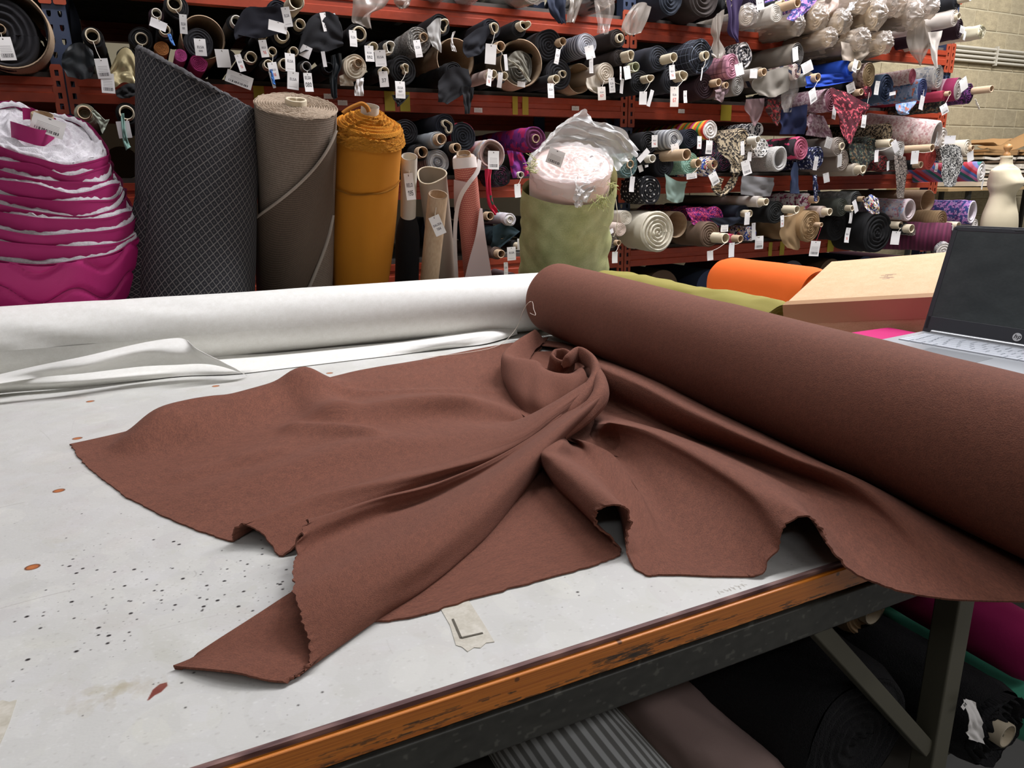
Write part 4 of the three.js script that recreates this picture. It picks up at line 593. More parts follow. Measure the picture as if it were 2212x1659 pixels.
// ---------------------------------------------------------------- patterned cloths
const T = {};
const base = (a, b, n = 64, s = 1) => (u, v) => lerpc(hx(a), hx(b), tnoise(u, v, n, s) * .6 + tnoise(u, v, 8, s + 1) * .4);
function blobs(cols, n, s, size, thr = []) { return dataTex(128, 128, (u, v) => { let c = hx(cols[0]); for (let k = 1; k < cols.length; k++) { const q = tnoise(u, v, n + k, s + k * 7) * .7 + tnoise(u, v, n * 3, s + k) * .3; if (q > (thr[k] ?? .58)) c = hx(cols[k]); } return c; }, size); }
function plaid(a, b, c, size, n = 4) { return dataTex(128, 128, (u, v) => { const s = x => { const f = (x * n) % 1; return f < .2 ? 1 : f > .5 && f < .56 ? 2 : 0; }; const p = s(u), q = s(v); let k = hx(a); if (p === 1) k = lerpc(k, hx(b), .5); if (q === 1) k = lerpc(k, hx(b), .5); if (p === 2 || q === 2) k = lerpc(k, hx(c), .7); return k; }, size); }
function dots(a, b, n, r, size) { return dataTex(128, 128, (u, v) => { const y = v * n, x = u * n + (Math.floor(y) % 2) * .5, dx = x - Math.floor(x) - .5, dy = y - Math.floor(y) - .5; return dx * dx + dy * dy < r ? hx(b) : hx(a); }, size); }
function bands(cols, size) { return dataTex(16, 128, (u, v) => hx(cols[Math.floor(v * cols.length)]), size); }
function diag(cols, size, w = .12) { return dataTex(128, 128, (u, v) => { const k = ((u + v + w * Math.sin(u * 6.283) + 2) * cols.length) % cols.length; return hx(cols[Math.floor(k)]); }, size); }
function speck(a, b, n, s, size, thr) { return dataTex(128, 128, (u, v) => tnoise(u, v, n, s) > thr ? hx(b) : lerpc(hx(a), hx(b), tnoise(u, v, 128, s + 1) * .25), size); }
const PM = (t, o) => printed(t, o);
Object.assign(T, {
  tweed: PM(speck('#4c4a48', '#a9a69f', 64, 1, .12, .5), { bump: .002 }), plaidN: PM(plaid('#14171f', '#2a3040', '#9aa6b8', .16, 4)), plaidP: PM(plaid('#c892a2', '#9a6478', '#5a3644', .2, 3)),
  jersey: PM(dataTex(32, 128, (u, v) => lerpc([70, 74, 88], [170, 174, 184], .5 + .5 * Math.sin(v * 6.283 * 5)), .12)), swirlBW: PM(blobs(['#24242a', '#c9c5c2'], 5, 30, .060, [0, .56])),
  redGreen: PM(blobs(['#141620', '#2c7a60', '#c81f44'], 3, 41, .180, [0, .5, .52])), pastel: PM(blobs(['#cfcac4', '#a7b4d4', '#e6c9b2', '#ddd8d8'], 4, 52, .132, [0, .56, .6, .62])), magPur: PM(blobs(['#7a2a80', '#b41c62', '#571c66'], 3, 63, .132, [0, .52, .6])),
  leopard: PM(blobs(['#b9a98c', '#2b2522'], 10, 74, .072, [0, .5]), {}), stripes: PM(bands(['#d83a2c', '#f0a030', '#3f9a50', '#e66a2a', '#f2d040', '#d8508a'], .12)),
  dotBW: PM(dots('#e4e2de', '#2a2a2c', 6, .06, .12)), dotWB: PM(dots('#15161c', '#d8d6d2', 5, .03, .14)), marl: PM(speck('#8d8b88', '#d2d0cc', 90, 85, .12, .55)), blackPink: PM(blobs(['#1c191e', '#d84a72', '#3a3238'], 3, 96, .132, [0, .58, .62])),
  navyPr: PM(blobs(['#141c48', '#c4c8d4', '#0c1024'], 7, 101, .084, [0, .64, .6])), camo: PM(blobs(['#3a4038', '#6a7a6a', '#8a6a4c', '#24282a'], 8, 112, .096, [0, .58, .66, .6])), floralRed: PM(blobs(['#5a1626', '#d85a68', '#3c0e18'], 11, 123, .132, [0, .6, .64])),
  paisley: PM(blobs(['#b9a49a', '#7d6660', '#d8cac0'], 7, 134, .096, [0, .57, .6])), blueOr: PM(blobs(['#93a9cf', '#5a86b8', '#d9836a', '#a9b8d8'], 5, 145, .120, [0, .57, .63, .62])), pinkPr: PM(blobs(['#cdb4b0', '#b98c8c', '#dccac6'], 9, 156, .096, [0, .58, .6])),
  greyFl: PM(blobs(['#b4b2ac', '#8e949a', '#cfccc4'], 5, 167, .120, [0, .57, .6])), magStr: PM(bands(['#8e2450', '#8e2450', '#cfa9b8', '#8e2450', '#d8bcc6', '#d8bcc6', '#a05070', '#d8bcc6'], .3)), mottleP: PM(blobs(['#3a1a48', '#6a2a78', '#1e1028', '#94488a'], 8, 178, .096, [0, .58, .6, .7])),
  mauvePr: PM(blobs(['#b79aa4', '#8a6472', '#cdbcc0'], 8, 189, .096, [0, .58, .6])), mint: PM(speck('#7da898', '#a4c8b8', 40, 190, .14, .55), { bump: .002 }), sea: PM(speck('#4e6c6e', '#8a9c98', 30, 191, .14, .55), { bump: .002 }), darkFl: PM(blobs(['#1c1a24', '#5a2a4c', '#34363e', '#7a3a4a'], 9, 192, .096, [0, .6, .6, .7])),
  multi: PM(blobs(['#e8e4dc', '#3a58b0', '#d8c040', '#c8384a', '#2a2a34'], 6, 193, .084, [0, .6, .66, .66, .62])), pinkFl: PM(blobs(['#7a2a88', '#e0427a', '#ff6a9a', '#4a1a6a'], 10, 194, .096, [0, .54, .6, .66])), whiteFl: PM(blobs(['#dcd8d8', '#b0577a', '#6a3048'], 5, 195, .120, [0, .63, .7])),
  greyCr: PM(blobs(['#777c7a', '#8d918e', '#6a6e6c'], 6, 196, .120, [0, .57, .6])), jerseyFl: PM(blobs(['#cbbcc0', '#98b0cc', '#b07a8a'], 7, 197, .120, [0, .64, .68])), purpFl: PM(blobs(['#3a4a8a', '#b880c8', '#c8a0d4', '#5a3a80'], 6, 198, .108, [0, .54, .62, .68])), rainbow: PM(diag(['#b0303a', '#4a6aa8', '#c878a8', '#2f7a78', '#7a78b0', '#c05a70'], .2)),
  bwKnit: PM(blobs(['#d2d0ca', '#2c2b2c'], 12, 199, .060, [0, .5])), snake: PM(blobs(['#8c8078', '#2c2826', '#b8aca0'], 14, 200, .072, [0, .54, .64])), brownSt: PM(bands(['#8f7552', '#9a8060', '#876d4a', '#947a58'], .02)), burg: PM(bands(['#5a1a38', '#4c1430', '#641e40', '#501632'], .05)),
  scarf: PM(diag(['#b8a898', '#3a3f54', '#c8b8b0', '#7a5a5c'], .12, .2)), redFl2: PM(blobs(['#3a1a1c', '#a03438', '#5a4a40'], 9, 201, .084, [0, .56, .64])), silver: PM(bands(['#9a9c9e', '#c8caca', '#7a7c80', '#b4b6b8'], .06)),
});
const leather = new THREE.MeshStandardMaterial({ color: 0x1b2024, roughness: .35, side: THREE.DoubleSide }), gold = new THREE.MeshStandardMaterial({ color: 0xc9bb92, roughness: .3, metalness: .75, side: THREE.DoubleSide });
const film = new THREE.MeshPhysicalMaterial({ color: 0xf6f2ee, roughness: .22, transmission: .85, thickness: 0, side: THREE.DoubleSide }), filmMilk = new THREE.MeshPhysicalMaterial({ color: 0xd8d0c6, roughness: .28, transmission: .75, thickness: 0, side: THREE.DoubleSide });
const bk = k => plain([0x101013, 0x15151a, 0x0e0e12, 0x18181c, 0x121318][k % 5]);
// ---------------------------------------------------------------- one fabric roll lying on the rack, front end towards the aisle
let rollN = 0;
function addTags(o, list, z, S, depth) { for (const [x, y, w, h, tilt, kind, str] of list ?? []) { const m = depth / FOC; addTag(o, x, y, z + .03, w * m, h * m, tilt ?? 0, kind ?? 'blank', str === 0 ? null : S, str && str.isMaterial ? str : null); } }
const specs = []; // rolls and drums are first packed without overlaps, then built
function roll(label, x, y, r, q = {}) {
  const z = RACK_Z + (q.out ?? .16), c = atZ(x, y, z), R = r * depthOf(c) / FOC, o = thing(q.name ?? 'fabric_roll', label, q.cat ?? 'fabric roll', q.group ?? 'fabric rolls on the rack');
  specs.push({ o, k: rollN++, x, y, r, q, z, c, R, sx: q.sx ?? 1, L: q.L ?? .72, build: buildRoll }); return o;
}
function drum(label, x, y, r, q = {}) { // wide cardboard drum core
  const z = RACK_Z + (q.out ?? .12), c = atZ(x, y, z), o = thing('cardboard_drum', label, 'cardboard tube', 'wide cardboard cores on the rack');
  specs.push({ o, k: rollN++, x, y, r, q, z, c, R: r * depthOf(c) / FOC, sx: 1, L: q.L ?? .7, drum: true, build: buildDrum }); return o;
}
function pack() {
  const act = specs.filter(s => !s.q.inDrum && Math.abs(s.q.yaw ?? 0) < 20); for (const s of act) { s.c0 = s.c.clone(); s.R0 = s.R; s.lim = s.drum ? .014 : .024; }
  const rx = s => s.R * (1 + s.sx) / 2 * 1.05;
  for (let it = 0; it < 160; it++) {
    for (let i = 0; i < act.length; i++) for (let j = i + 1; j < act.length; j++) {
      const a = act[i], b = act[j]; let dx = b.c.x - a.c.x, dy = b.c.y - a.c.y; const need = rx(a) + rx(b) + .001; if (Math.abs(dx) > need || Math.abs(dy) > need) continue; const d = Math.hypot(dx, dy) || 1e-4; if (d >= need) continue; const over = need - d; dx /= d; dy /= d;
      a.c.x -= dx * over * .3; a.c.y -= dy * over * .3; b.c.x += dx * over * .3; b.c.y += dy * over * .3;
      if (it > 30) for (const s of [a, b]) s.R = Math.max(s.R * (1 - .1 * over / need), s.R0 * .84);
    }
    for (const s of act) {
      const lv = BEAM_Y.filter(y => y + .06 < s.c.y).at(-1) ?? .5, top = lv + .405; const lo = lv + .117, hi = top - .002;
      if (s.R * 2 > hi - lo) s.R = (hi - lo) / 2; s.c.y = clamp(s.c.y, lo + s.R, hi - s.R);
      const d = s.c.clone().sub(s.c0); d.x = clamp(d.x, -s.lim, s.lim); d.y = clamp(d.y, -s.lim * 1.3, s.lim * 1.3); s.c.copy(s.c0).add(d);
    }
  }
  for (const s of specs) s.build(s);
}
function buildRoll(s) {
  const { o, k, x, y, q, z, c, R, L } = s, dep = depthOf(c), m = q.m ?? plain(q.c ?? 0x101013), e = q.e === undefined ? m : q.e?.isMaterial ? q.e : plain(q.e), sc = R / (s.R0 ?? R), mv = s.c0 ? c.clone().sub(s.c0) : V(0, 0, 0);
  const dir = V(Math.sin(rad(q.yaw ?? 0)), Math.sin(rad(q.pitch ?? 0)), Math.cos(rad(q.yaw ?? 0))).normalize(), wr = q.wr ?? .07, sx = q.sx ?? 1, sd = k * 3.7;
  const shape = t => 1 + wr * noise3(Math.cos(t) * 1.3 + sd, Math.sin(t) * 1.3, 1);
  const fin = g => { g.scale(sx, 1, 1); return alongZ(g, c, dir); };
  if (!q.tubeOnly) {
    mesh('roll_body', fin(grid(32, 26, (u, v) => { const t = u * 6.2832, zz = -L * v * v, f = v === 0 ? .97 : 1, w = 1 + (wr * .6 * noise3(t * 1.2 + sd, zz * 14, 3) + wr * .45 * noise3(t * 1.5, zz * 45 + sd, 6)) * smooth(0, .15, v); const a = R * shape(t) * w * f; return V(Math.cos(t) * a, Math.sin(t) * a, zz); }, (u, v) => [u * 6.2832 * R, L * v * v])), m, o);
    const n = q.turns ?? 5, amp = q.amp ?? .06; if (!q.open) mesh('roll_end', fin(grid(36, 22, (u, v) => { const t = u * 6.2832, a = R * shape(t) * .97 * (1 - v) + .001; return V(Math.cos(t) * a, Math.sin(t) * a, R * amp * (Math.sin(6.2832 * (v * n + u)) + .6 * noise3(t * 3, v * 9, sd)) * smooth(0, .08, v)); }, (u, v) => [u * R * 3, v * R])), e, o);
    else { mesh('roll_end', fin(grid(36, 10, (u, v) => { const t = u * 6.2832, a = R * shape(t) * mix(.97, .66, Math.min(1, v * 2)); return V(Math.cos(t) * a, Math.sin(t) * a, v < .5 ? R * .06 * Math.sin(v * 6.28 * 2) : -R * (v - .5) * 3.1); })), e, o); mesh('roll_core', fin(grid(24, 6, (u, v) => { const t = u * 6.2832, a = R * .64 * (1 - v); return V(Math.cos(t) * a, Math.sin(t) * a, -R * 1.5 + .3 * R * noise3(t * 2, v * 5, sd)); })), q.open.isMaterial ? q.open : plain(q.open), o); }
  }
  let S = c.clone().addScaledVector(dir, .012);
  if (q.t) { const [tr, out, tm, dx = 0, dy = 0] = q.t, a = tr * dep / FOC * Math.sqrt(sc), p = atZ(x + dx, y + dy, z).add(mv).addScaledVector(dir, out); const w = q.crush ?? 0; const pr = [[1, -(q.tl ?? (out + .12))], [1, 0], [.78, 0], [.76, -(q.tl ?? (out + .12))]]; mesh('cardboard_tube', alongZ(grid(22, 3, (u, v) => { const t = u * 6.2832, [s, zz] = pr[Math.round(v * 3)], b = a * s * (1 + w * Math.cos(2 * t + sd) + w * .6 * Math.sin(3 * t)); return V(Math.cos(t) * b, Math.sin(t) * b, zz); }, (u, v) => [u * .1, v * .1]).toNonIndexed(), p, dir), tm ?? M.cardPale, o); S = p.clone().add(V(0, -a * .9, 0)); }
  addTags(o, q.tags, z + (q.t ? q.t[1] : 0), S, dep);
  for (const [fm, rows, fz = .03, nm] of q.flaps ?? []) mesh(nm ?? 'loose_end', cloth(rows.map(rw => rw.map(([a, b, d = 0]) => atZ(a, b, z + fz + d))), 14, 14, .002, (p, u, v) => p.add(V(0, 0, .008 * noise3(u * 5 + sd, v * 5, 2)))), fm?.isMaterial ? fm : fm === undefined || fm === null ? m : plain(fm), o);
}
function buildDrum(s) {
  const { o, q, c, L } = s, a = s.R, pr = [[1, -L], [1, 0], [.94, 0], [.94, -L]];
  mesh('drum_wall', alongZ(grid(48, 3, (u, v) => { const t = u * 6.2832, [f, zz] = pr[Math.round(v * 3)]; return V(Math.cos(t) * a * f, Math.sin(t) * a * f, zz); }, (u, v) => [u * 1.2, v]).toNonIndexed(), c, V(Math.sin(rad(q.yaw ?? 0)), 0, Math.cos(rad(q.yaw ?? 0)))), M.card, o);
}
const small = (label, x, y, r, q = {}) => roll(label, x, y, r * 1.5, { t: [r, .05, q.tm], wr: .04, ...q }); // thin roll: mostly its tube shows
const hang = (label, mat, rows, out = .2, q = {}) => { const o = thing(q.name ?? 'hanging_cloth', label, q.cat ?? 'cloth', q.group); mesh(q.part ?? 'cloth_panel', cloth(rows.map(rw => rw.map(([a, b, d = 0]) => atZ(a, b, RACK_Z + out + d))), 20, 20, q.th ?? .002, (p, u, v) => p.add(V(.004 * noise3(u * 6, v * 3, 1), 0, .014 * noise3(u * 6 + rollN, v * 3, 2)))), mat?.isMaterial ? mat : plain(mat), o); addTags(o, q.tags, RACK_Z + out + .02, null, 3.8); return o; };
const bag = (label, x, y, r, q = {}) => { // roll knotted in a plastic bag
  const o = roll(label, x, y, r * .9, { c: q.c ?? 0xcfc2ae, ...q, cat: 'bagged roll', name: 'bagged_roll', group: 'rolls in plastic bags' }), S = specs.at(-1);
  S.build = s => { buildRoll(s); const R = s.R * 1.06, sd = s.k * 1.9;
    mesh('plastic_bag', alongZ(grid(56, 44, (u, v) => { const t = u * 6.2832, w = v < .62 ? v / .62 : 1, p = v > .62 ? (v - .62) / .38 : 0, a = R * (1.02 - .1 * p) * Math.cos(p * 1.45) * (1 + .1 * noise3(t * 2.2 + sd, v * 9, 1) + .1 * noise3(t * 5, v * 18, 2) + .05 * noise3(t * 11, v * 40, 5)); return V(Math.cos(t) * a * (q.sx ?? 1), Math.sin(t) * a, mix(-.5, .03, w) + p * R * (q.nose ?? .8) + .012 * noise3(t * 4, v * 14, sd)); }), s.c, V(Math.sin(rad(q.yaw ?? 0)), Math.sin(rad(q.pitch ?? 0)), 1)), q.film ?? filmMilk, o); };
  return o;
};
// ================================================================ row above the middle beam, left bay
drum('wide brown cardboard drum holding a black foam roll at the far left', 14, 72, 92, { out: .12 });
roll('black foam roll inside the wide drum at the far left', 2, 74, 72, { out: .1, inDrum: 1, L: .5, turns: 5, amp: .05, c: 0x141317, t: [10, .02, M.card, 0, -10], tags: [[12, 105, 30, 46, 6, 'bar']], e: 0x232226 });
roll('slumped black leather roll beside the blue upright', 172, 124, 24, { out: .14, m: leather, wr: .14, flaps: [[leather, [[[136, 118], [150, 100], [176, 92], [200, 110]], [[134, 140], [152, 130], [178, 130], [204, 138]], [[146, 166], [160, 168], [180, 172], [200, 165]]], .04]] });
small('thin black roll with a pale tube and two barcode tags hanging below it', 200, 82, 14, { out: .16, tags: [[222, 148, 26, 40, 4, 'bar'], [233, 180, 26, 40, -3, 'bar', 0]] });
roll('gold lame roll with its shiny end drooping past the beam', 274, 122, 20, { out: .16, m: gold, e: 0x16161a, wr: .12, flaps: [[gold, [[[238, 150], [262, 106], [285, 112], [306, 170]], [[240, 165], [262, 150], [285, 150], [306, 195]], [[248, 190], [268, 178], [290, 190], [302, 235]]], .05], [0x121214, [[[250, 196], [272, 182], [294, 180]], [[252, 208], [274, 200], [295, 196]], [[262, 213], [276, 212], [290, 208]]], .075]] });
roll('black roll with a wide pale tube above the gold lame', 308, 86, 24, { out: .14, t: [13, .01], wr: .08, tags: [[308, 122, 26, 30, 2, 'blank']] });
small('dark plum roll with a thin white tube and a pink ribboned tag', 343, 32, 10, { out: .16, c: 0x2a1520, tm: M.cardWhite, tags: [[342, 53, 32, 18, -20, 'paper']] });
roll('thick black wool roll with a fat pale tube, top of the left bay', 396, 20, 29, { out: .14, t: [16, .05, M.cardPale, -5, -2], tags: [[396, 52, 15, 38, -4, 'e005']], e: 0x202024 });
small('thin black roll with a pale ring and a blue ribbon', 355, 70, 11, { out: .17, flaps: [[0x4a78b8, [[[362, 74], [368, 73]], [[370, 95], [378, 100]]], .07, 'ribbon']] });
roll('small tan leather roll left of the ELSA 005 drum', 347, 102, 14, { out: .15, c: 0xb87b45, wr: .1 });
drum('wide cardboard drum around a dark felt roll tagged ELSA 005', 442, 92, 53, { out: .14 });
roll('dark felt roll inside the ELSA 005 drum', 430, 92, 30, { inDrum: 1, L: .5, out: .16, c: 0x1c1c20, tags: [[433, 102, 23, 34, 0, 'e005']], amp: .03 });
roll('small magenta satin roll under the ELSA 005 tag', 442, 130, 20, { out: .17, c: 0x9c2c66, wr: .14 });
roll('small pink satin roll left of the magenta one', 394, 116, 12, { out: .18, c: 0xb84a8a, wr: .14 });
small('black roll with a white ring right of the ELSA 005 drum', 497, 68, 12, { out: .15, tm: M.cardWhite });
roll('black roll with a blank cream tag, left of the brown tube', 478, 104, 18, { out: .14, tags: [[482, 126, 30, 36, 4, 'blank']] });
small('black roll with a thick pale tube and a narrow tag at its left', 531, 127, 12, { out: .17, tags: [[519, 136, 13, 34, 14, 'red']] });
roll('navy black roll with a fat pale tube and two ELSA tags', 606, 28, 24, { out: .2, c: 0x1c1d28, t: [16.5, .12, M.cardPale, 28, -8], flaps: [[0x1c1d28, [[[505, 60], [530, 18], [570, 16], [610, 10]], [[508, 85], [540, 60], [575, 50], [615, 48]], [[515, 75], [550, 82], [575, 80], [610, 70]]], .02]], tags: [[620, 37, 17, 38, 8, 'elsa'], [600, 58, 38, 20, -10, 'blank', 0]] });
small('black roll with a white ring below the two ELSA tags', 614, 66, 14, { out: .17 });
small('black roll with a small tilted ring beside a knotted ribbon', 638, 60, 11, { out: .17 });
roll('draped black cloth roll with two white tags on top', 706, 66, 33, { out: .18, wr: .14, flaps: [[0x1a1b20, [[[642, 110], [665, 45], [700, 25], [730, 35]], [[640, 120], [670, 90], [705, 70], [740, 85]], [[660, 108], [685, 112], [705, 112], [742, 98]]], .03]], tags: [[705, 47, 22, 36, 12, 'e092', 0], [719, 42, 17, 22, 16, 'paper', 0], [659, 111, 24, 24, -24, 'paper', 0]] });
roll('black roll with a broad white ring right of the draped black cloth', 776, 80, 22, { out: .17, t: [15, .02, M.cardPale, 4, 0], tags: [[763, 83, 17, 32, 0, 'elsa']] });
small('thin black roll tagged ELSA 092', 797, 100, 10, { out: .17, tags: [[798, 116, 20, 31, 2, 'e092']] });
small('thin black roll with a crumpled white tube tagged ELSA', 834, 105, 11, { out: .19, crush: .2, tm: M.cardWhite, tags: [[822, 126, 23, 32, 3, 'elsa']] });
small('thin black roll with a tag numbered in red, above the charcoal lozenge roll', 566, 78, 10, { out: .15, tags: [[570, 105, 16, 34, 7, 'red']] });
small('thin roll with a pale ring and a knotted string tag', 617, 107, 10, { out: .18, tags: [[627, 135, 22, 36, -2, 'elsa']] });
small('thin dark blue roll with a loop and a blue ribbon tag', 592, 124, 9, { out: .18, c: 0x232a40, tags: [[591, 153, 19, 34, 8, 'red'], [588, 172, 6, 34, 12, 'paper', 0]], flaps: [[0x3f78c0, [[[582, 150], [588, 150]], [[590, 182], [595, 184]]], .08, 'ribbon']] });
small('thin roll with a tipped pale tube at the shelf edge, leftmost above the taupe corduroy', 574, 150, 10, { out: .2 });
small('thin roll with a pale oval ring tagged ELSA above the taupe corduroy', 613, 148, 12, { out: .19, tags: [[633, 174, 24, 36, -6, 'elsa']] });
small('thin black roll with a grey ring tagged ELSA 080', 658, 152, 10, { out: .2, tm: new THREE.MeshStandardMaterial({ color: 0x8c8a86, roughness: .8 }), tags: [[666, 178, 19, 37, 3, 'e080']] });
small('thin black roll with an empty dark ring by the leather strap', 705, 155, 11, { out: .17, tm: bk(1), tags: [[700, 128, 8, 30, 6, 'paper', 0]] });
hang('glossy black leather strap hanging from the shelf edge', leather, [[[715, 120], [735, 115]], [[716, 135], [738, 145]], [[712, 175], [730, 165]], [[714, 205], [728, 200]], [[720, 215], [726, 212]]], .2, { name: 'leather_strap', cat: 'strap' });
roll('cream cotton roll with a white cloth tag among the black rolls', 768, 161, 25, { out: .2, c: 0xcfc4b0, t: [9.5, .03, M.card, 4, -6], turns: 4, flaps: [[0xd6ccba, [[[732, 165], [755, 155]], [[735, 185], [765, 185]]], -.02], [0xe4e2e0, [[[770, 172], [786, 168]], [[766, 188], [784, 186]], [[766, 207], [786, 207]]], .06, 'cloth_tag']] });
small('thin black roll numbered 37 right of the cream cotton roll', 836, 163, 10, { out: .18, tags: [[829, 171, 19, 31, 4, 'n37']] });
roll('black felt roll with a crushed tube tagged ELSA 007', 860, 168, 31, { out: .2, t: [8, .04, M.cardPale, 1, -3], crush: .35, tags: [[865, 194, 23, 34, 0, 'e007']], flaps: [[0x141416, [[[845, 205], [885, 205]], [[852, 218], [874, 218]], [[860, 230], [862, 230]]], .0]] });
roll('grey knitted tweed roll with a tag across its end', 905, 88, 27, { out: .18, m: T.tweed, t: [9.5, .02, M.card, 8, -6], tags: [[903, 105, 17, 34, 10, 'elsa']] });
roll('black roll lined with pale grey cloth and white strings', 962, 62, 22, { out: .2, t: [12, .02, M.cardPale, 4, 2], crush: .25, flaps: [[0xb6b5b2, [[[922, 60], [940, 42], [952, 40]], [[928, 85], [940, 80], [952, 78]], [[934, 100], [946, 108], [953, 114]]], .03], [0xe2e0dc, [[[978, 70], [982, 68]], [[974, 90], [978, 90]], [[976, 110], [986, 112]]], .06, 'string_bunch']] });
drum('wide cardboard drum behind the pale lined black roll', 978, 138, 52, { out: .1 });
roll('crumpled black velvet roll with cloth hanging over the beam', 990, 172, 24, { out: .22, wr: .14, flaps: [[0x15151a, [[[948, 175], [975, 145], [1012, 150]], [[946, 200], [980, 190], [1015, 190]], [[946, 220], [960, 222], [966, 226]]], .03], [0x101014, [[[998, 185], [1024, 190]], [[1000, 215], [1020, 215]], [[1004, 246], [1014, 246]]], .04]] });
roll('black navy roll with a square tube and a white folded tag', 1062, 76, 21, { out: .2, c: 0x1a1c26, t: [10, .03, M.cardPale, 2, 0], crush: .12, tags: [[1060, 117, 24, 40, -5, 'blank']], flaps: [[0x191b24, [[[1000, 85], [1035, 60], [1075, 50]], [[1000, 110], [1030, 95], [1050, 85]], [[1010, 125], [1035, 118], [1046, 105]]], .01]] });
roll('black roll with a torn tube near the top beam', 1130, 48, 21, { out: .2, t: [12, .05, M.cardPale, 4, -4], crush: .25 });
drum('wide cardboard drum holding folded grey wool', 1128, 135, 58, { out: .14, yaw: -6 });
roll('folded grey wool bundle inside the wide drum', 1122, 146, 36, { inDrum: 1, out: .12, L: .4, c: 0x6c6a62, wr: .1, sx: .9, amp: .12, flaps: [[0x7a776c, [[[1096, 128], [1110, 112], [1128, 110]], [[1098, 140], [1120, 132], [1140, 150]], [[1100, 148], [1120, 150], [1143, 178]]], .05], [0xa5a292, [[[1096, 130], [1098, 127]], [[1120, 148], [1124, 145]], [[1142, 178], [1146, 174]]], .065, 'pale_edge']], tags: [[1126, 182, 18, 11, -5, 'blank', 0]] });
small('slim roll with a long pale tube in front of the black velvet', 1046, 147, 9, { out: .24, c: 0xc2aca4, tags: [[1057, 168, 13, 33, -10, 'red']] });
small('thin roll with a brown tube touching the wide drum', 1082, 110, 11, { out: .2, tm: M.card, tags: [[1093, 135, 8, 32, 6, 'paper']] });
small('thin black roll with an oval ring left of the wide drum', 1070, 166, 9, { out: .22, tags: [[1080, 173, 10, 30, -8, 'paper']] });
roll('big black roll with a bare brown tube right of the wide drum', 1182, 112, 38, { out: .12, t: [9.5, .05, M.card, 20, -4], tags: [[1204, 122, 11, 30, -12, 'elsa']], c: 0x16171c });
roll('charcoal felt roll with a hexagonal tube', 1216, 166, 36, { out: .13, t: [9, .02, M.cardPale, 5, 0], crush: .06, c: 0x242428 });
small('thin black roll with a clean pale tube tagged below the charcoal felt', 1200, 172, 10, { out: .22, tags: [[1190, 196, 18, 29, 3, 'elsa']] });
roll('grey striped jersey roll with a dangling label', 1272, 112, 23, { out: .2, m: T.jersey, e: 0xb4b6be, tags: [[1274, 113, 22, 26, 14, 'blank', 0], [1277, 140, 9, 34, 2, 'rule']] });
roll('dark brown roll with a clean pale tube under the top beam', 1335, 88, 19, { out: .22, c: 0x2c2421, t: [9, .02, M.cardPale, 1, 0] });
roll('dark brown roll with a flattened tube below the other brown one', 1344, 128, 16, { out: .22, c: 0x2e2623, t: [9.5, .07, M.cardPale, 8, 0], crush: .18 });
small('thin roll with a green ring and a red and white tag', 1360, 146, 10, { out: .23, c: 0x2a2422, tm: new THREE.MeshStandardMaterial({ color: 0xa6a888, roughness: .8, side: THREE.DoubleSide }), tags: [[1355, 157, 18, 26, 14, 'blank'], [1341, 158, 5, 26, 3, 'red', 0]] });
drum('plain cardboard drum between the jersey and the cream roll', 1256, 178, 36, { out: .08 });
roll('cream cotton roll with a red numbered tag on the middle shelf', 1300, 172, 24, { out: .2, c: 0xcabfae, t: [8, -.01, M.card, 2, -4], turns: 4, tags: [[1300, 202, 18, 27, 4, 'red7']], flaps: [[0xcdc3b3, [[[1265, 170], [1290, 160]], [[1268, 190], [1300, 195]], [[1285, 200], [1302, 206]]], -.02]] });
roll('slim black roll with a tag and a barcode right of the cream roll', 1328, 176, 13, { out: .18, tags: [[1322, 184, 14, 30, 6, 'e007'], [1343, 186, 10, 30, -8, 'blank', 0]] });
// ---------------- middle shelf, right bay
roll('slate grey roll with its pale tube sticking out to the right', 1424, 130, 26, { out: .2, c: 0x2b2f38, t: [10, .09, M.cardPale, 10, 3], tags: [[1452, 156, 16, 28, 10, 'red']] });
roll('black sparkly roll with a bent tube and two white tags', 1374, 192, 24, { out: .2, c: 0x131418, t: [9, .06, M.cardPale, 10, -6], crush: .15, tags: [[1389, 212, 17, 26, 0, 'blank'], [1405, 212, 9, 34, -16, 'paper', 0]] });
roll('black roll with a fine white check and a stringed tube', 1520, 136, 36, { out: .2, m: T.plaidN, t: [10, .03, M.cardPale, 4, 0], tags: [[1516, 160, 4, 26, -8, 'paper']], turns: 7 });
roll('charcoal wool roll with a torn tube and a big stamped tag', 1448, 180, 26, { out: .2, c: 0x25262c, t: [11, .07, M.cardPale, 8, -6], crush: .12, tags: [[1457, 209, 21, 40, 1, 'red7']] });
roll('pink and grey plaid roll with a white tag', 1588, 157, 27, { out: .22, m: T.plaidP, sx: .75, tags: [[1597, 150, 19, 24, 16, 'blank', 0]] });
roll('black and white marbled roll above the pink plaid', 1606, 132, 27, { out: .18, m: T.swirlBW, c: 0, sx: .8, turns: 4 });
roll('dark burgundy roll with a bare tube below the check roll', 1518, 200, 28, { out: .16, c: 0x2a141c, t: [8.5, .06, M.card, 16, -6], tags: [[1480, 209, 10, 24, 6, 'elsa', 0]] });
roll('dusty mauve roll with a wrinkled sheer end', 1556, 196, 14, { out: .2, c: 0x6e5a5e, t: [7, .02, M.card, 0, -6], wr: .12, flaps: [[0x7c686a, [[[1545, 195], [1566, 190]], [[1543, 215], [1560, 222]]], .02]] });
roll('thick greige cloth roll with a white tag on its end', 1716, 114, 26, { out: .26, c: 0x8d867b, sx: .8, e: 0x4c4946, turns: 6, tags: [[1718, 117, 21, 28, 18, 'blank', 0]] });
roll('long brown tube roll with an orange sticker', 1634, 170, 13, { out: .3, c: 0x8c877f, t: [8.5, .03, M.card], tl: .3, tags: [[1628, 159, 18, 18, 0, 'blank', 0]] });
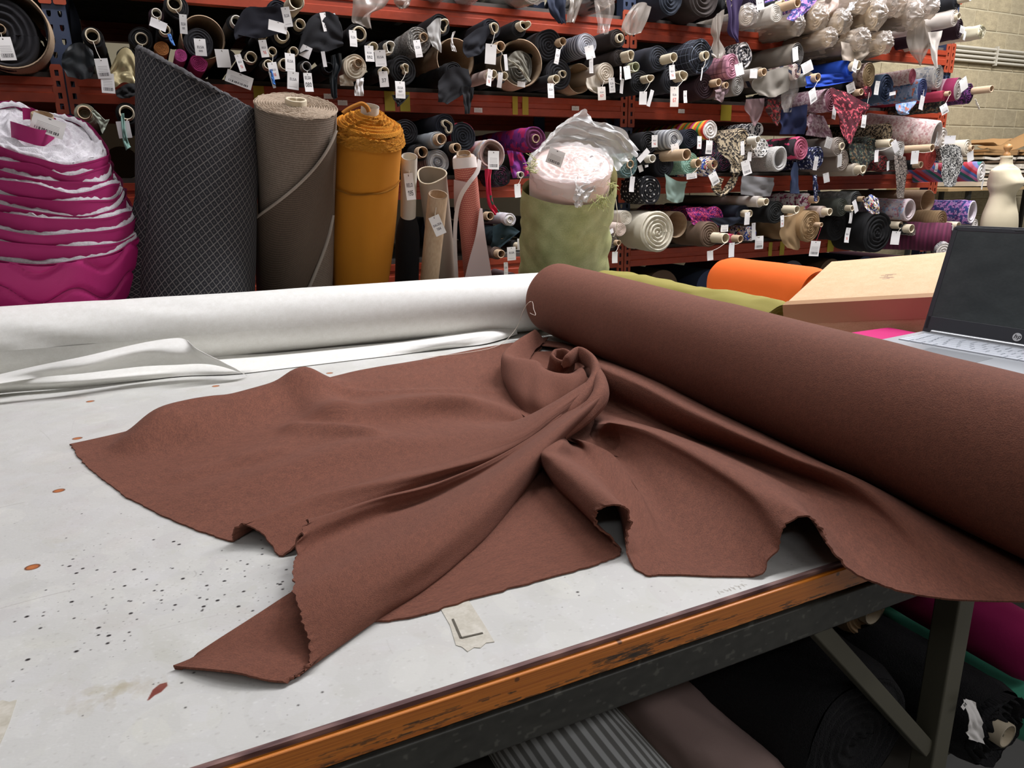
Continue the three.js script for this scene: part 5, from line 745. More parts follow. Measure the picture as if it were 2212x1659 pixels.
roll('silvery grey wool roll under the brown tube', 1596, 186, 25, { out: .2, c: 0x8f8c87, sx: .8, t: [10, -.02, M.card] });
hang('wide greige linen length hanging under the thick greige roll', 0x857f75, [[[1630, 165], [1670, 150], [1715, 140]], [[1625, 185], [1670, 185], [1712, 165]], [[1640, 205], [1670, 210], [1705, 195]]], .28, {});
roll('small striped scarf roll with a large tilted tag', 1728, 142, 18, { out: .3, m: T.scarf, sx: .8, tags: [[1744, 145, 27, 22, 26, 'rule', 0]] });
roll('slim roll with a brown tube and a hanging paper tag', 1742, 162, 14, { out: .32, c: 0x8a8a86, t: [9, .05, M.card, 4, 0], tags: [[1756, 207, 26, 28, 26, 'bar']] });
roll('cobalt blue roll with a pale tube and loose flap', 1836, 146, 18, { out: .36, c: 0x1f4fc0, sx: .7, t: [10, .05, M.cardPale, 2, -2], tags: [[1847, 142, 16, 24, -16, 'bar', 0]], flaps: [[0x1c46b0, [[[1740, 165], [1790, 160], [1840, 160]], [[1742, 180], [1790, 175], [1842, 172]], [[1740, 190], [1785, 186], [1840, 176]]], -.02]] });
hang('clear plastic sleeve with grey blue print hanging below the scarf roll', film, [[[1690, 165], [1725, 160]], [[1688, 200], [1722, 195]], [[1688, 225], [1715, 222]], [[1690, 243], [1710, 242]]], .26, { name: 'plastic_sleeve', cat: 'plastic', part: 'film_sheet' });
roll('beige paisley roll with a small paper tag', 1876, 166, 26, { out: .36, m: T.paisley, sx: .72, e: 0x8c7858, tags: [[1894, 190, 11, 28, -4, 'rule', 0]] });
roll('steel blue velvet roll with a paper twist', 1912, 202, 29, { out: .36, c: 0x44566e, e: 0x22304a, sx: .75, amp: .12, wr: .08, tags: [[1928, 202, 18, 7, 10, 'paper', 0]] });
roll('pale blue roll with coral and teal flowers', 1990, 196, 22, { out: .38, m: T.blueOr, e: 0x39406a, sx: .7, tags: [[1991, 222, 22, 28, -6, 'blank']], flaps: [[T.blueOr, [[[1932, 225], [1955, 222], [1980, 218]], [[1934, 238], [1955, 240], [1968, 234]], [[1945, 248], [1955, 248], [1962, 246]]], .0]] });
roll('rose speckled roll above the flowered pale blue one', 1972, 170, 15, { out: .34, m: T.pinkPr, e: 0xa05060, sx: .75 });
roll('white roll with grey leaves and magenta bands, rightmost above the shelf', 2066, 180, 25, { out: .42, m: T.magStr, e: 0x9c928c, sx: .62, turns: 4, tags: [[2082, 182, 24, 26, 30, 'blank', 0]] });
roll('pale grey leaf print roll behind the magenta banded one', 2030, 178, 26, { out: .34, m: T.greyFl, sx: .7 });
roll('mottled purple roll with a long bare tube and a string', 2086, 214, 22, { out: .42, m: T.mottleP, sx: .72, t: [7.5, .12, M.card, 8, -6], flaps: [[0xe4dccc, [[[2106, 214], [2107, 214]], [[2114, 236], [2115, 236]]], .14, 'string_end']] });
roll('slim crimson roll with a barcode tag', 2036, 218, 11, { out: .4, c: 0xa03048, t: [5, .03, M.card, 4, -4], sx: .8, tags: [[2040, 236, 18, 20, 28, 'bar']] });
roll('dark printed roll tucked under the crimson one', 2032, 240, 13, { out: .36, m: T.camo, sx: .8 });
roll('black roll of red flowers spilling down in a triangle', 1868, 212, 12, { out: .38, m: T.floralRed, wr: .1, flaps: [[T.floralRed, [[[1790, 190], [1830, 200], [1862, 218], [1880, 228]], [[1800, 225], [1830, 235], [1850, 240], [1866, 248]], [[1812, 260], [1828, 270], [1842, 272], [1850, 280]], [[1818, 290], [1826, 300], [1832, 308], [1836, 312]]], .03]], tags: [[1866, 262, 15, 26, -4, 'bar']] });
roll('mauve lace roll with a barcode tag below the greige linen', 1795, 228, 24, { out: .34, m: T.mauvePr, sx: .8, e: 0x7a4a56, tags: [[1802, 242, 16, 30, -8, 'bar', 0]] });
roll('pale pink print roll with an open hollow end, lower right of the middle shelf', 2026, 280, 30, { out: .46, m: T.pinkPr, sx: .62, open: T.pinkPr, pitch: -10, yaw: 6, e: 0xdccfc8 });
hang('dusty rose cloth tip hanging over the middle beam', 0x8c7274, [[[1608, 215], [1652, 212]], [[1612, 235], [1650, 232]], [[1618, 255], [1640, 255]], [[1626, 272], [1632, 272]]], .24);
hang('dark red floral cloth tip hanging beside the dusty rose one', T.redFl2, [[[1655, 215], [1690, 215]], [[1658, 240], [1686, 238]], [[1668, 262], [1684, 258]], [[1676, 272], [1680, 272]]], .24);
hang('navy blue length hanging below the cobalt roll', 0x121c42, [[[1685, 238], [1745, 225]], [[1685, 265], [1742, 262]], [[1682, 290], [1738, 290]]], .24);
hang('grey brown lace length hanging beside the navy one', T.mauvePr, [[[1745, 245], [1780, 250]], [[1742, 270], [1790, 275]], [[1738, 292], [1800, 300]]], .22);
roll('black roll with a white barcode tag under the paisley one', 1826, 188, 12, { out: .32, tags: [[1838, 190, 22, 20, 24, 'bar', 0]] });
small('slim roll with a brown ring behind the red flowers', 1850, 206, 7, { out: .34, tm: M.card });
// ================================================================ top shelf
hang('pale plastic sheet corner hanging over the top beam', filmMilk, [[[760, -10], [800, -10], [845, -10]], [[762, 15], [795, 18], [830, 15]], [[758, 45], [780, 42], [800, 30]], [[768, 52], [790, 60], [802, 62]]], .14, { name: 'plastic_sleeve', cat: 'plastic', part: 'film_sheet' });
hang('short plastic sheet corner right of the larger one', filmMilk, [[[850, -10], [892, -10]], [[852, 8], [886, 8]], [[862, 19], [874, 19]]], .13, { name: 'plastic_sleeve', cat: 'plastic', part: 'film_sheet' });
bag('roll in pale blue plastic at the top centre', 1028, -12, 24, { out: .14, c: 0xb8c8d4, film });
bag('flat bagged roll left of the pale blue one', 960, -16, 22, { out: .14, c: 0xa8b4bc, film });
bag('clear bagged grey roll hanging low beside the navy length', 1150, -2, 26, { out: .18, c: 0x8a8880, film, pitch: -8 });
hang('navy length hanging from the top shelf', 0x20283c, [[[1180, -10], [1225, -10]], [[1185, 20], [1222, 20]], [[1205, 50], [1222, 52]]], .16);
hang('crumpled clear sleeve with a dark folded tip', filmMilk, [[[1232, -10], [1262, -10]], [[1228, 20], [1250, 25]], [[1222, 48], [1240, 50]]], .2, { name: 'plastic_sleeve', cat: 'plastic', part: 'film_sheet' });
bag('black roll in a clear bag over the upright', 1302, 8, 24, { out: .2, c: 0x2a2824, film });
hang('open clear bag mouth hanging over the top beam', film, [[[1285, 0], [1325, -5]], [[1288, 40], [1325, 30]], [[1290, 72], [1310, 74]]], .22, { name: 'plastic_sleeve', cat: 'plastic', part: 'film_sheet' });
hang('long open plastic bag hanging under the top beam', filmMilk, [[[1370, 10], [1390, 5], [1405, 15]], [[1352, 35], [1372, 35], [1398, 40]], [[1340, 62], [1362, 70], [1386, 68]], [[1350, 74], [1366, 76], [1380, 72]]], .22, { name: 'plastic_sleeve', cat: 'plastic', part: 'film_sheet' });
roll('thick navy roll on the top shelf', 1448, 12, 31, { out: .16, c: 0x1d2430, turns: 4 });
roll('thick dark brown roll in clear plastic on the top shelf', 1520, 6, 42, { out: .18, c: 0x332b28, turns: 4, t: [7, .01, M.cardWhite, 0, -6] });
hang('knotted clear plastic tail below the thick brown roll', filmMilk, [[[1540, 40], [1562, 20]], [[1538, 65], [1560, 60]], [[1542, 84], [1556, 84]], [[1532, 112], [1568, 110]], [[1540, 125], [1556, 128]]], .2, { name: 'plastic_sleeve', cat: 'plastic', part: 'film_sheet' });
roll('black roll with a torn tube beside the purple length', 1572, 10, 18, { out: .18, t: [7, .02, M.cardPale, 0, -2], crush: .2 });
hang('dark purple pointed length hanging from the top shelf', 0x2c1c44, [[[1568, -5], [1602, -8]], [[1572, 35], [1598, 30]], [[1574, 70], [1596, 60]], [[1590, 92], [1595, 92]]], .2);
roll('aubergine roll with a white tag at the top edge', 1636, 4, 26, { out: .18, c: 0x2a2036, tags: [[1642, 8, 18, 24, 14, 'elsa', 0]] });
roll('white sheer roll on a long brown tube', 1672, 42, 18, { out: .26, c: 0xc9c4ba, wr: .12, t: [9.5, .1, M.card, 16, -14], tl: .3 });
bag('pale bagged roll left of the white sheer one', 1612, 48, 22, { out: .18, c: 0xa8a094, film });
small('slim black roll with a pale ring at the top edge', 1677, 10, 6, { out: .18 });
roll('purple and navy flower print with a hanging corner', 1738, 12, 24, { out: .24, m: T.purpFl, e: 0x3c2a40, flaps: [[T.purpFl, [[[1716, -5], [1740, -5], [1765, 0]], [[1710, 25], [1730, 22], [1750, 18]], [[1698, 42], [1712, 46], [1722, 44]]], .03]] });
hang('pink canvas corner hanging at the top edge', 0xc2aea2, [[[1784, -8], [1816, -8]], [[1784, 12], [1812, 14]], [[1783, 34], [1790, 30]]], .3);
[['cream bagged roll under the purple flower print', 1760, 52, 28, .24], ['creased bagged roll above the greige cloth roll', 1712, 68, 24, .22], ['cream bagged roll in the middle of the top shelf', 1808, 62, 26, .3], ['cream bagged roll below the middle of the top shelf', 1786, 70, 20, .32], ['upper cream bagged roll with a tied neck', 1856, 20, 26, .34], ['cream bagged roll with a white tie on its end', 1876, 48, 32, .36], ['frayed cream roll half out of its bag', 1902, 82, 24, .4], ['plastic bagged roll hanging low beside the frayed cream roll', 1852, 74, 24, .38]].forEach(([l, x, y, r, out], i) => bag(l, x, y, r, { out, c: [0xcdbfa6, 0xbfb5a6, 0xd6cab2][i % 3], sx: .8, yaw: (i % 3 - 1) * 5, turns: 4 }));
hang('white paper tag hanging between the cream bags', M.tagPlain, [[[1834, 6], [1848, 4]], [[1828, 24], [1842, 22]]], .4, { name: 'paper_slip', cat: 'paper' });
hang('creamy canvas apron hanging over the top beam end', 0xb4a89a, [[[1815, 90], [1850, 98], [1890, 105]], [[1816, 112], [1848, 118], [1874, 118]], [[1822, 130], [1838, 134], [1858, 132]]], .36);
[['crumpled clear bag above the rack end', 1928, 20, 30, .4], ['crumpled clear bag left of the white roll', 1956, 46, 30, .42], ['clear bag knotted beside the black roll', 2000, 18, 24, .42]].forEach(([l, x, y, r, out]) => bag(l, x, y, r, { out, c: 0xb8aca4, film: filmMilk, sx: .8, pitch: -6 }));
hang('long clear plastic bag hanging to a point over the orange beam', filmMilk, [[[1968, 45], [1990, 40], [2010, 60]], [[1962, 80], [1990, 85], [2008, 90]], [[1964, 112], [1985, 115], [2002, 112]], [[1984, 138], [1986, 142], [1990, 138]]], .42, { name: 'plastic_sleeve', cat: 'plastic', part: 'film_sheet' });
roll('black roll with a bare tube, topmost at the rack end', 2064, 14, 18, { out: .46, c: 0x1b1d22, sx: .7, t: [7.5, .07, M.cardPale, 6, -1] });
roll('white roll with a pale core at the rack end', 2060, 48, 19, { out: .46, c: 0xd2cac0, sx: .62, t: [7, .02, M.cardPale, 3, -1], turns: 4, flaps: [[0xcfc6bc, [[[2002, 70], [2024, 68], [2036, 66]], [[2010, 100], [2020, 105], [2028, 100]], [[2016, 140], [2022, 146], [2024, 148]]], .0]] });
roll('dark burgundy roll below the white one at the rack end', 2076, 74, 24, { out: .42, c: 0x2a1420, sx: .6, tags: [[2079, 64, 22, 14, -4, 'rule', 0], [2084, 77, 9, 18, -8, 'blank', 0]] });
roll('small cream cotton bundle with handwriting, sticking out past the rack end', 2112, 78, 17, { out: .5, c: 0xd2cbb0, sx: .9, wr: .2, amp: .2, name: 'cloth_bundle', cat: 'cloth bundle' });
// ================================================================ row under the middle beam
small('pale grey tube roll with a lace end at the far left under the beam', 184, 246, 14, { out: .2, c: 0x9a9a88, tm: M.card, flaps: [[0xa8b0a0, [[[196, 240], [206, 238]], [[210, 262], [226, 258]], [[222, 290], [236, 258]]], .05]] });
small('thin black roll with a pale tube and a mint ribbon tag', 274, 246, 15, { out: .2, tags: [[268, 280, 26, 34, 4, 'paper']], flaps: [[0x8cb4a8, [[[262, 245], [268, 245]], [[264, 290], [272, 288]], [[272, 325], [282, 318]]], .08, 'ribbon']] });
roll('black roll with a floral sliver beside the mustard roll', 880, 292, 26, { out: .16, c: 0x1a1a1f });
small('thin black roll with a brown tube behind the slim tubes', 907, 326, 12, { out: .22, tm: M.card });
small('thin grey roll with a long brown tube above the slim tubes', 956, 312, 12, { out: .26, c: 0x9aa0a4, tm: M.card });
small('thin black roll with a brown ring beside the long tube', 973, 322, 10, { out: .22, tm: M.card });
roll('navy roll with a heart shaped white tube', 958, 286, 24, { out: .2, c: 0x161a26, t: [12, .02, M.cardPale, 4, 2], crush: .3 });
roll('red, green and black rose print roll', 990, 290, 30, { out: .14, m: T.redGreen, L: .9, e: 0x20242c });
roll('grey crinkled plastic wrapped roll behind the dented tube', 940, 345, 26, { out: .2, m: T.silver });
roll('pastel swirl print roll with a barcode tag', 1062, 335, 31, { out: .22, m: T.pastel, open: T.pastel, e: 0x9c8078, tags: [[1066, 346, 25, 38, -2, 'bar']], yaw: -3 });
roll('magenta and purple shawl roll with a scalloped core', 1156, 300, 25, { out: .22, m: T.magPur, e: 0x5c2048, t: [9, .01, M.card], wr: .07, turns: 3 });
hang('magenta and navy shawl length hanging under the purple roll', T.magPur, [[[1098, 325], [1128, 330]], [[1102, 355], [1138, 352]], [[1108, 385], [1140, 380]]], .2);
hang('narrow red and navy braid trailing down to the white tube', T.redGreen, [[[1050, 365], [1062, 365]], [[1050, 400], [1060, 402]], [[1055, 440], [1064, 436]], [[1068, 465], [1076, 458]]], .24);
roll('dark plum shawl roll below the pastel swirl print', 1082, 395, 22, { out: .16, m: T.darkFl, wr: .1 });
roll('slim black roll with a blank lavender tag left of the sage sack', 1120, 392, 9, { out: .2, t: [7, .03, M.cardWhite], tags: [[1118, 412, 17, 28, 4, 'paper']] });
roll('black satin roll with a red numbered tag right of the sage sack', 1392, 322, 26, { out: .18, wr: .1, tags: [[1414, 305, 16, 25, 3, 'red']] });
roll('grey and white striped roll in clear film', 1456, 314, 22, { out: .24, m: T.silver, wr: .12, tags: [[1459, 325, 18, 28, 12, 'rule', 0]] });
roll('navy roll under the rainbow striped one', 1494, 298, 21, { out: .18, c: 0x141826 });
roll('rainbow striped roll with a plain white end', 1533, 288, 20, { out: .22, m: T.stripes, e: 0xd8d2cc, turns: 3, t: [5, -.01, M.cardWhite], tags: [[1532, 318, 18, 28, -2, 'bar'], [1511, 308, 15, 26, 0, 'red', 0]] });
small('thin white tube roll with a torn tag beside the sage sack', 1406, 330, 9, { out: .24, tm: M.cardWhite, tags: [[1390, 336, 32, 12, 44, 'paper', 0]] });
roll('navy roll with a fat brown tube pointing right', 1442, 368, 28, { out: .16, c: 0x15171f, t: [12.5, .2, M.card, -2, -18], tl: .26 });
roll('mint green knit roll with a barcode tag', 1482, 366, 24, { out: .22, m: T.mint, t: [10, .04, M.card, 8, 0], tags: [[1494, 380, 24, 12, 8, 'bar']], flaps: [[0x8fa69c, [[[1436, 375], [1460, 390], [1484, 392]], [[1438, 410], [1462, 420], [1480, 405]], [[1440, 430], [1458, 438], [1474, 436]]], -.04]] });
roll('sea green knit roll just right of the sage sack', 1358, 370, 25, { out: .2, m: T.sea, t: [9, .01, M.card, 4, -2], tags: [[1365, 398, 14, 32, -4, 'paper']] });
roll('black roll scattered with tiny white flowers', 1408, 398, 29, { out: .18, m: T.dotWB, wr: .08, tags: [[1396, 353, 10, 16, 14, 'paper', 0], [1384, 364, 10, 14, 20, 'paper', 0]] });
roll('dark purple print roll below the rainbow stripes', 1528, 335, 20, { out: .18, m: T.darkFl });
roll('bright patchwork print roll with a green tied tag', 1530, 372, 22, { out: .24, m: T.multi, t: [10, .03, M.card, 4, -4], tags: [[1543, 386, 20, 26, 30, 'bar']] });
roll('small leopard print roll draped over its neighbours', 1596, 312, 22, { out: .26, m: T.leopard, wr: .1, t: [8, .07, M.cardWhite, 18, 2], tags: [[1604, 320, 13, 28, 8, 'rule', 0]], flaps: [[T.leopard, [[[1550, 290], [1580, 295], [1606, 300]], [[1552, 325], [1582, 325], [1608, 340]], [[1576, 350], [1590, 355], [1604, 362]], [[1576, 372], [1586, 374], [1598, 372]]], .03]] });
hang('long leopard scarf loop hanging from the leopard roll', T.leopard, [[[1545, 380], [1560, 385]], [[1538, 405], [1556, 402]], [[1555, 424], [1562, 412]], [[1582, 405], [1572, 398]], [[1598, 372], [1588, 370]]], .26);
roll('dark paisley roll under the leopard print', 1562, 360, 22, { out: .18, m: T.darkFl });
hang('white polka dot scarf arched over the leopard roll', T.dotBW, [[[1590, 285], [1625, 290], [1640, 300]], [[1600, 282], [1632, 305], [1645, 325]]], .22);
roll('white polka dot roll with a pale tube', 1646, 318, 20, { out: .24, m: T.dotBW, tags: [[1619, 338, 12, 18, -4, 'blank', 0], [1612, 362, 20, 30, 18, 'bar', 0]], t: [8, .03, M.cardWhite, -24, -4] });
roll('black and silver roll at the bay centre', 1636, 284, 16, { out: .2, m: T.swirlBW });
roll('pale grey marl knit roll with a ruffled hollow end', 1682, 356, 26, { out: .28, m: T.marl, open: T.marl, wr: .06, flaps: [[0x7c7b7c, [[[1604, 378], [1640, 382], [1672, 384]], [[1600, 400], [1638, 404], [1670, 402]], [[1600, 420], [1638, 424], [1664, 424]]], -.05]], sx: .85 });
roll('black roll with bright pink roses', 1730, 322, 24, { out: .28, m: T.blackPink, e: 0xb06078, sx: .85, turns: 4, amp: .1 });
hang('pale blue denim strip hanging below the rose print', 0x5a6c94, [[[1712, 350], [1726, 350]], [[1708, 385], [1726, 385]], [[1706, 418], [1724, 418]]], .2);
roll('navy roll with white print and a knotted tail', 1764, 342, 24, { out: .3, m: T.navyPr, sx: .8, tags: [[1762, 353, 12, 28, -4, 'rule']], flaps: [[T.navyPr, [[[1754, 378], [1766, 378]], [[1756, 410], [1766, 410]], [[1758, 435], [1766, 435]]], .02]] });
roll('greige roll with a pale ring and white tag', 1816, 326, 20, { out: .3, c: 0x9c9288, sx: .9, t: [8, .01, M.cardPale, 6, -2], tags: [[1814, 347, 19, 26, 10, 'blank'], [1790, 308, 18, 22, -14, 'rule', 0]] });
roll('greige roll with a layered ring below the other greige one', 1818, 358, 22, { out: .26, c: 0x94887e, sx: .85, t: [10, .0, M.cardPale, 8, 0], tags: [[1785, 384, 14, 20, 14, 'blank', 0]] });
roll('green grey camouflage floral roll with a short tube', 1878, 322, 26, { out: .26, m: T.camo, sx: .8, t: [8.5, .1, M.cardPale, 18, -10], tags: [[1893, 337, 14, 24, 4, 'blank']], flaps: [[T.camo, [[[1835, 310], [1860, 310], [1885, 315]], [[1838, 345], [1862, 345], [1888, 340]], [[1850, 370], [1865, 380], [1880, 350]]], .02]] });
roll('brown leopard roll behind the camouflage floral', 1915, 298, 20, { out: .22, m: T.leopard, sx: .8 });
small('tiny roll with a pale ring hanging low on the third shelf', 1843, 378, 9, { out: .3, c: 0xb8ae9e });
roll('black and red tasselled roll in the third shelf', 1904, 362, 16, { out: .3, m: T.redFl2, wr: .12, tags: [[1918, 358, 10, 20, 14, 'paper', 0]] });
roll('silver sheer roll on a bare brown tube', 1950, 314, 20, { out: .34, c: 0xb6b4b0, sx: .8, t: [8, .17, M.card, 16, -2], tl: .25, tags: [[1976, 340, 19, 26, 4, 'blank'], [1934, 316, 14, 24, 34, 'paper', 0]] });
roll('grey snakeskin roll with a strip hanging down', 1938, 352, 16, { out: .3, m: T.snake, sx: .8, flaps: [[T.snake, [[[1928, 335], [1956, 338]], [[1934, 375], [1958, 378]], [[1936, 410], [1952, 412]], [[1938, 428], [1952, 428]]], .04]] });
roll('coral pink layered roll with a barcode tag', 2008, 350, 26, { out: .38, c: 0xcf5a52, sx: .68, turns: 6, amp: .08, tags: [[2023, 362, 14, 18, -4, 'bar', 0]] });
small('slim roll with a brown ring below the coral one', 1976, 362, 7, { out: .34, tm: M.card });
roll('white roll with two barcode tags above the speckled knit', 2034, 302, 22, { out: .42, c: 0xd4ccc2, sx: .6, turns: 3, tags: [[2026, 300, 15, 28, -8, 'bar', 0], [2052, 302, 28, 17, 2, 'paper', 0]] });
roll('black and white chunky knit draped over a roll end', 2040, 328, 18, { out: .4, m: T.bwKnit, sx: .7, flaps: [[T.bwKnit, [[[2030, 320], [2055, 312], [2075, 318]], [[2034, 350], [2058, 345], [2080, 345]], [[2034, 380], [2055, 378], [2074, 370]], [[2040, 402], [2052, 404], [2062, 400]]], .05]] });
roll('cream roll with a pale core at the end of the third shelf', 2090, 320, 18, { out: .44, c: 0xd6ccb8, sx: .7, t: [6, .02, M.card, 5, 0], turns: 3, tags: [[2096, 338, 20, 20, 18, 'blank', 0]] });
roll('diagonal rainbow wave roll with a white wrapped end', 2118, 382, 21, { out: .46, m: T.rainbow, e: 0xdad4ce, sx: .66, turns: 3, tags: [[2122, 398, 8, 22, -4, 'blank', 0]] });
// ================================================================ bottom visible row
small('slim roll with a brown ring left of the white tube', 1050, 466, 9, { out: .24, tm: M.card });
roll('white paper roll with a wide hollow core left of the sage sack', 1100, 480, 14, { out: .28, c: 0xd8d4da, t: [8, .005, M.cardWhite], turns: 2 });
roll('dark teal cloth roll twisted behind the dotted rose roll', 1082, 506, 22, { out: .22, c: 0x1c3038, wr: .16, t: [5, .02, M.card, 0, 0], flaps: [[0x1e343c, [[[1064, 490], [1090, 482], [1124, 500]], [[1064, 510], [1090, 510], [1110, 510]], [[1060, 530], [1066, 540], [1070, 545]]], .02]] });
small('thin dark roll with a tag left of the sage sack', 1114, 530, 7, { out: .26, tags: [[1105, 548, 20, 28, 2, 'elsa'], [1122, 528, 9, 24, 0, 'blank', 0]] });
small('thin brown tube roll low behind the dotted rose roll', 1074, 551, 9, { out: .26, c: 0x6a5850, tm: M.card });
roll('dusky mauve roll standing low behind the white satin', 1104, 590, 14, { out: .2, c: 0x5c4a4c, tags: [[1093, 580, 10, 26, 0, 'elsa', 0]] });
roll('plump cream satin roll at the front of the lowest shelf', 1420, 514, 42, { out: .26, c: 0xd8d2c0, wr: .06, turns: 5, amp: .1, yaw: -4 });
roll('slim blush roll tucked left of the plump cream one', 1340, 496, 14, { out: .26, c: 0xd6c4b8, tags: [[1320, 500, 14, 10, 20, 'paper', 0]] });
roll('creamy folded roll above the blush one', 1352, 470, 16, { out: .2, c: 0xd6d0c2, wr: .12 });
roll('slim grey roll with a tag left of the plump cream one', 1322, 522, 14, { out: .28, c: 0x6c6660, t: [6, .03, M.card, 8, 2], tags: [[1328, 556, 13, 24, 0, 'blank']] });
roll('taupe felt roll with a long pale tube', 1528, 520, 27, { out: .26, c: 0x6c5848, t: [11, .1, M.cardPale, 8, 5], turns: 5, tags: [[1534, 552, 14, 20, 6, 'blank']] });
drum('wide plain cardboard drum above the taupe felt roll', 1466, 488, 28, { out: .14 });
roll('pink and purple ruffled print on the lowest shelf', 1545, 470, 22, { out: .14, m: T.pinkFl, wr: .14, flaps: [[T.pinkFl, [[[1480, 450], [1510, 448], [1546, 456]], [[1490, 470], [1515, 470], [1550, 474]], [[1495, 485], [1520, 490], [1550, 486]]], .04]] });
roll('long navy roll with two tubes tied at its end', 1612, 452, 20, { out: .2, c: 0x1a2130, t: [8, .06, M.cardPale, 0, -3], tags: [[1614, 472, 18, 26, 2, 'blank']], flaps: [[0x1c2434, [[[1530, 470], [1570, 470], [1605, 468]], [[1548, 485], [1575, 488], [1600, 476]], [[1552, 488], [1562, 488], [1574, 486]]], .0]] });
small('slim white roll with a pale tube beside the navy one', 1634, 448, 8, { out: .28, c: 0xbcb4ac });
roll('black roll with a long pale tube on the lowest shelf', 1676, 458, 24, { out: .22, c: 0x1b1d1c, t: [8.5, .1, M.cardPale, 18, -6], tags: [[1690, 478, 11, 24, 8, 'red']] });
roll('orange and white floral roll with a tied sleeve', 1622, 505, 16, { out: .2, m: T.multi, tags: [[1640, 524, 20, 28, 2, 'bar'], [1628, 500, 10, 36, 4, 'paper', 0]] });
roll('slim rose roll with a brown tube and a plastic tag', 1580, 515, 10, { out: .24, c: 0xc04868, t: [8, .06, M.card, 4, 0], tags: [[1580, 540, 20, 30, 0, 'paper'], [1565, 493, 20, 14, 0, 'bar', 0]] });
roll('thick camel roll with ringed layers and a red tied tag', 1750, 500, 33, { out: .26, c: 0xa98c66, turns: 7, amp: .07, t: [5, .05, M.card, 10, -4], sx: .88, tags: [[1760, 537, 23, 32, -4, 'bar', plain(0x9a2030)]], flaps: [[0xa98c66, [[[1690, 470], [1715, 450], [1740, 445]], [[1685, 510], [1705, 500], [1722, 490]], [[1700, 535], [1720, 540], [1730, 535]]], -.04]] });
roll('white roll with pink blossom and a brown tube', 1740, 438, 18, { out: .2, m: T.whiteFl, t: [8, .05, M.card, 10, -4] });
small('thin blossom roll with a pale tube below the white blossom one', 1778, 458, 8, { out: .26, c: 0xc8b8ae });
roll('grey crushed velvet roll on the lowest shelf', 1844, 436, 26, { out: .26, m: T.greyCr, e: 0x2e2f30, sx: .85, tags: [[1848, 446, 12, 28, 30, 'paper', 0]], t: [6, .04, M.card, 4, -6] });
roll('olive grey roll with a cream ring and white tag', 1824, 458, 22, { out: .24, c: 0x4c5048, sx: .9, t: [7, .05, M.cardPale, 8, 2], tags: [[1838, 471, 13, 22, -4, 'blank']] });
roll('pale jersey roll with blue print and a scalloped hollow end', 1964, 456, 24, { out: .34, m: T.jerseyFl, open: T.jerseyFl, e: 0xcfc0c0, sx: .8, flaps: [[T.multi, [[[1866, 430], [1880, 420], [1896, 428]], [[1870, 450], [1884, 448], [1900, 455]], [[1880, 462], [1890, 462], [1898, 462]]], .02, 'knotted_scarf']] });
drum('cardboard drum behind the jersey roll', 2000, 440, 26, { out: .2 });
roll('olive brown ribbed roll with a pale tube', 2040, 470, 27, { out: .36, m: T.brownSt, sx: .75, t: [8.5, .08, M.cardPale, 12, 6], tags: [[2056, 492, 8, 10, 0, 'paper']] });
roll('violet and blue flower roll with an open white rimmed end', 2096, 452, 25, { out: .44, m: T.purpFl, open: T.purpFl, e: 0xd8cfd4, sx: .62 });
roll('white roll with a small dark core beside the dressmaking bust', 2104, 478, 14, { out: .44, c: 0xcfc9c2, sx: .7, turns: 3, t: [3, -.005, M.card, 2, 0] });
roll('big black fleece roll with a cream tag, lowest shelf', 1900, 512, 44, { out: .26, c: 0x121214, sx: 1.05, t: [8, .06, M.cardPale, 32, -16], tags: [[1934, 514, 22, 28, -4, 'blank'], [1830, 508, 17, 30, -6, 'red', 0]] });
roll('black fleece roll left of the big one', 1800, 500, 34, { out: .16, c: 0x121214 });
small('slim roll with a cream tube pointing right beside the black fleece', 1950, 504, 10, { out: .32, c: 0x2a2a2a });
roll('burgundy corded roll lying low behind the laptop', 2052, 512, 30, { out: .46, m: T.burg, sx: .8, yaw: 30 });
roll('white roll end resting on the burgundy one', 2040, 542, 16, { out: .56, m: T.swirlBW, e: 0xcfc9c2, yaw: -50, turns: 3, L: .5 });
roll('knotted brown scarf hanging by the burgundy roll', 1968, 500, 8, { out: .34, m: T.snake, wr: .2, name: 'scarf_knot', cat: 'scarf' });
pack();
// rolls stored further in
const nth = ['first', 'second', 'third', 'fourth', 'fifth', 'sixth', 'seventh', 'eighth', 'ninth', 'tenth', 'eleventh', 'twelfth', 'thirteenth', 'fourteenth', 'fifteenth'];
for (const [shelf, y, n, r] of [['top', 2.303, 11, .1], ['second', 1.898, 15, .085], ['third', 1.49, 15, .085], ['fourth', 1.08, 15, .085], ['fifth', .662, 15, .13]]) for (let k = 0; k < n; k++) {
  const x = mix(-.1, shelf === 'fifth' ? 5.0 : 4.6, k / (n - 1)) + rr(-.03, .03), ci = (k * 3 + n) % 4, o = thing('fabric_roll', `${['grey', 'wine red', 'slate blue', 'brown'][ci]} roll deep inside the ${shelf} shelf, ${nth[k]} from the left`, 'fabric roll', 'rolls pushed to the back of the shelves'), R = r * rr(.85, 1);
  mesh('roll_body', new THREE.CylinderGeometry(R, R, shelf === 'fifth' ? .6 : .3, 24, 4).rotateX(Math.PI / 2).translate(x, y + R + .005, RACK_Z - (shelf === 'fifth' ? .4 : .9)), plain([0x55555c, 0x5c2c3c, 0x3c4a68, 0x6a5644][ci]), o);
}
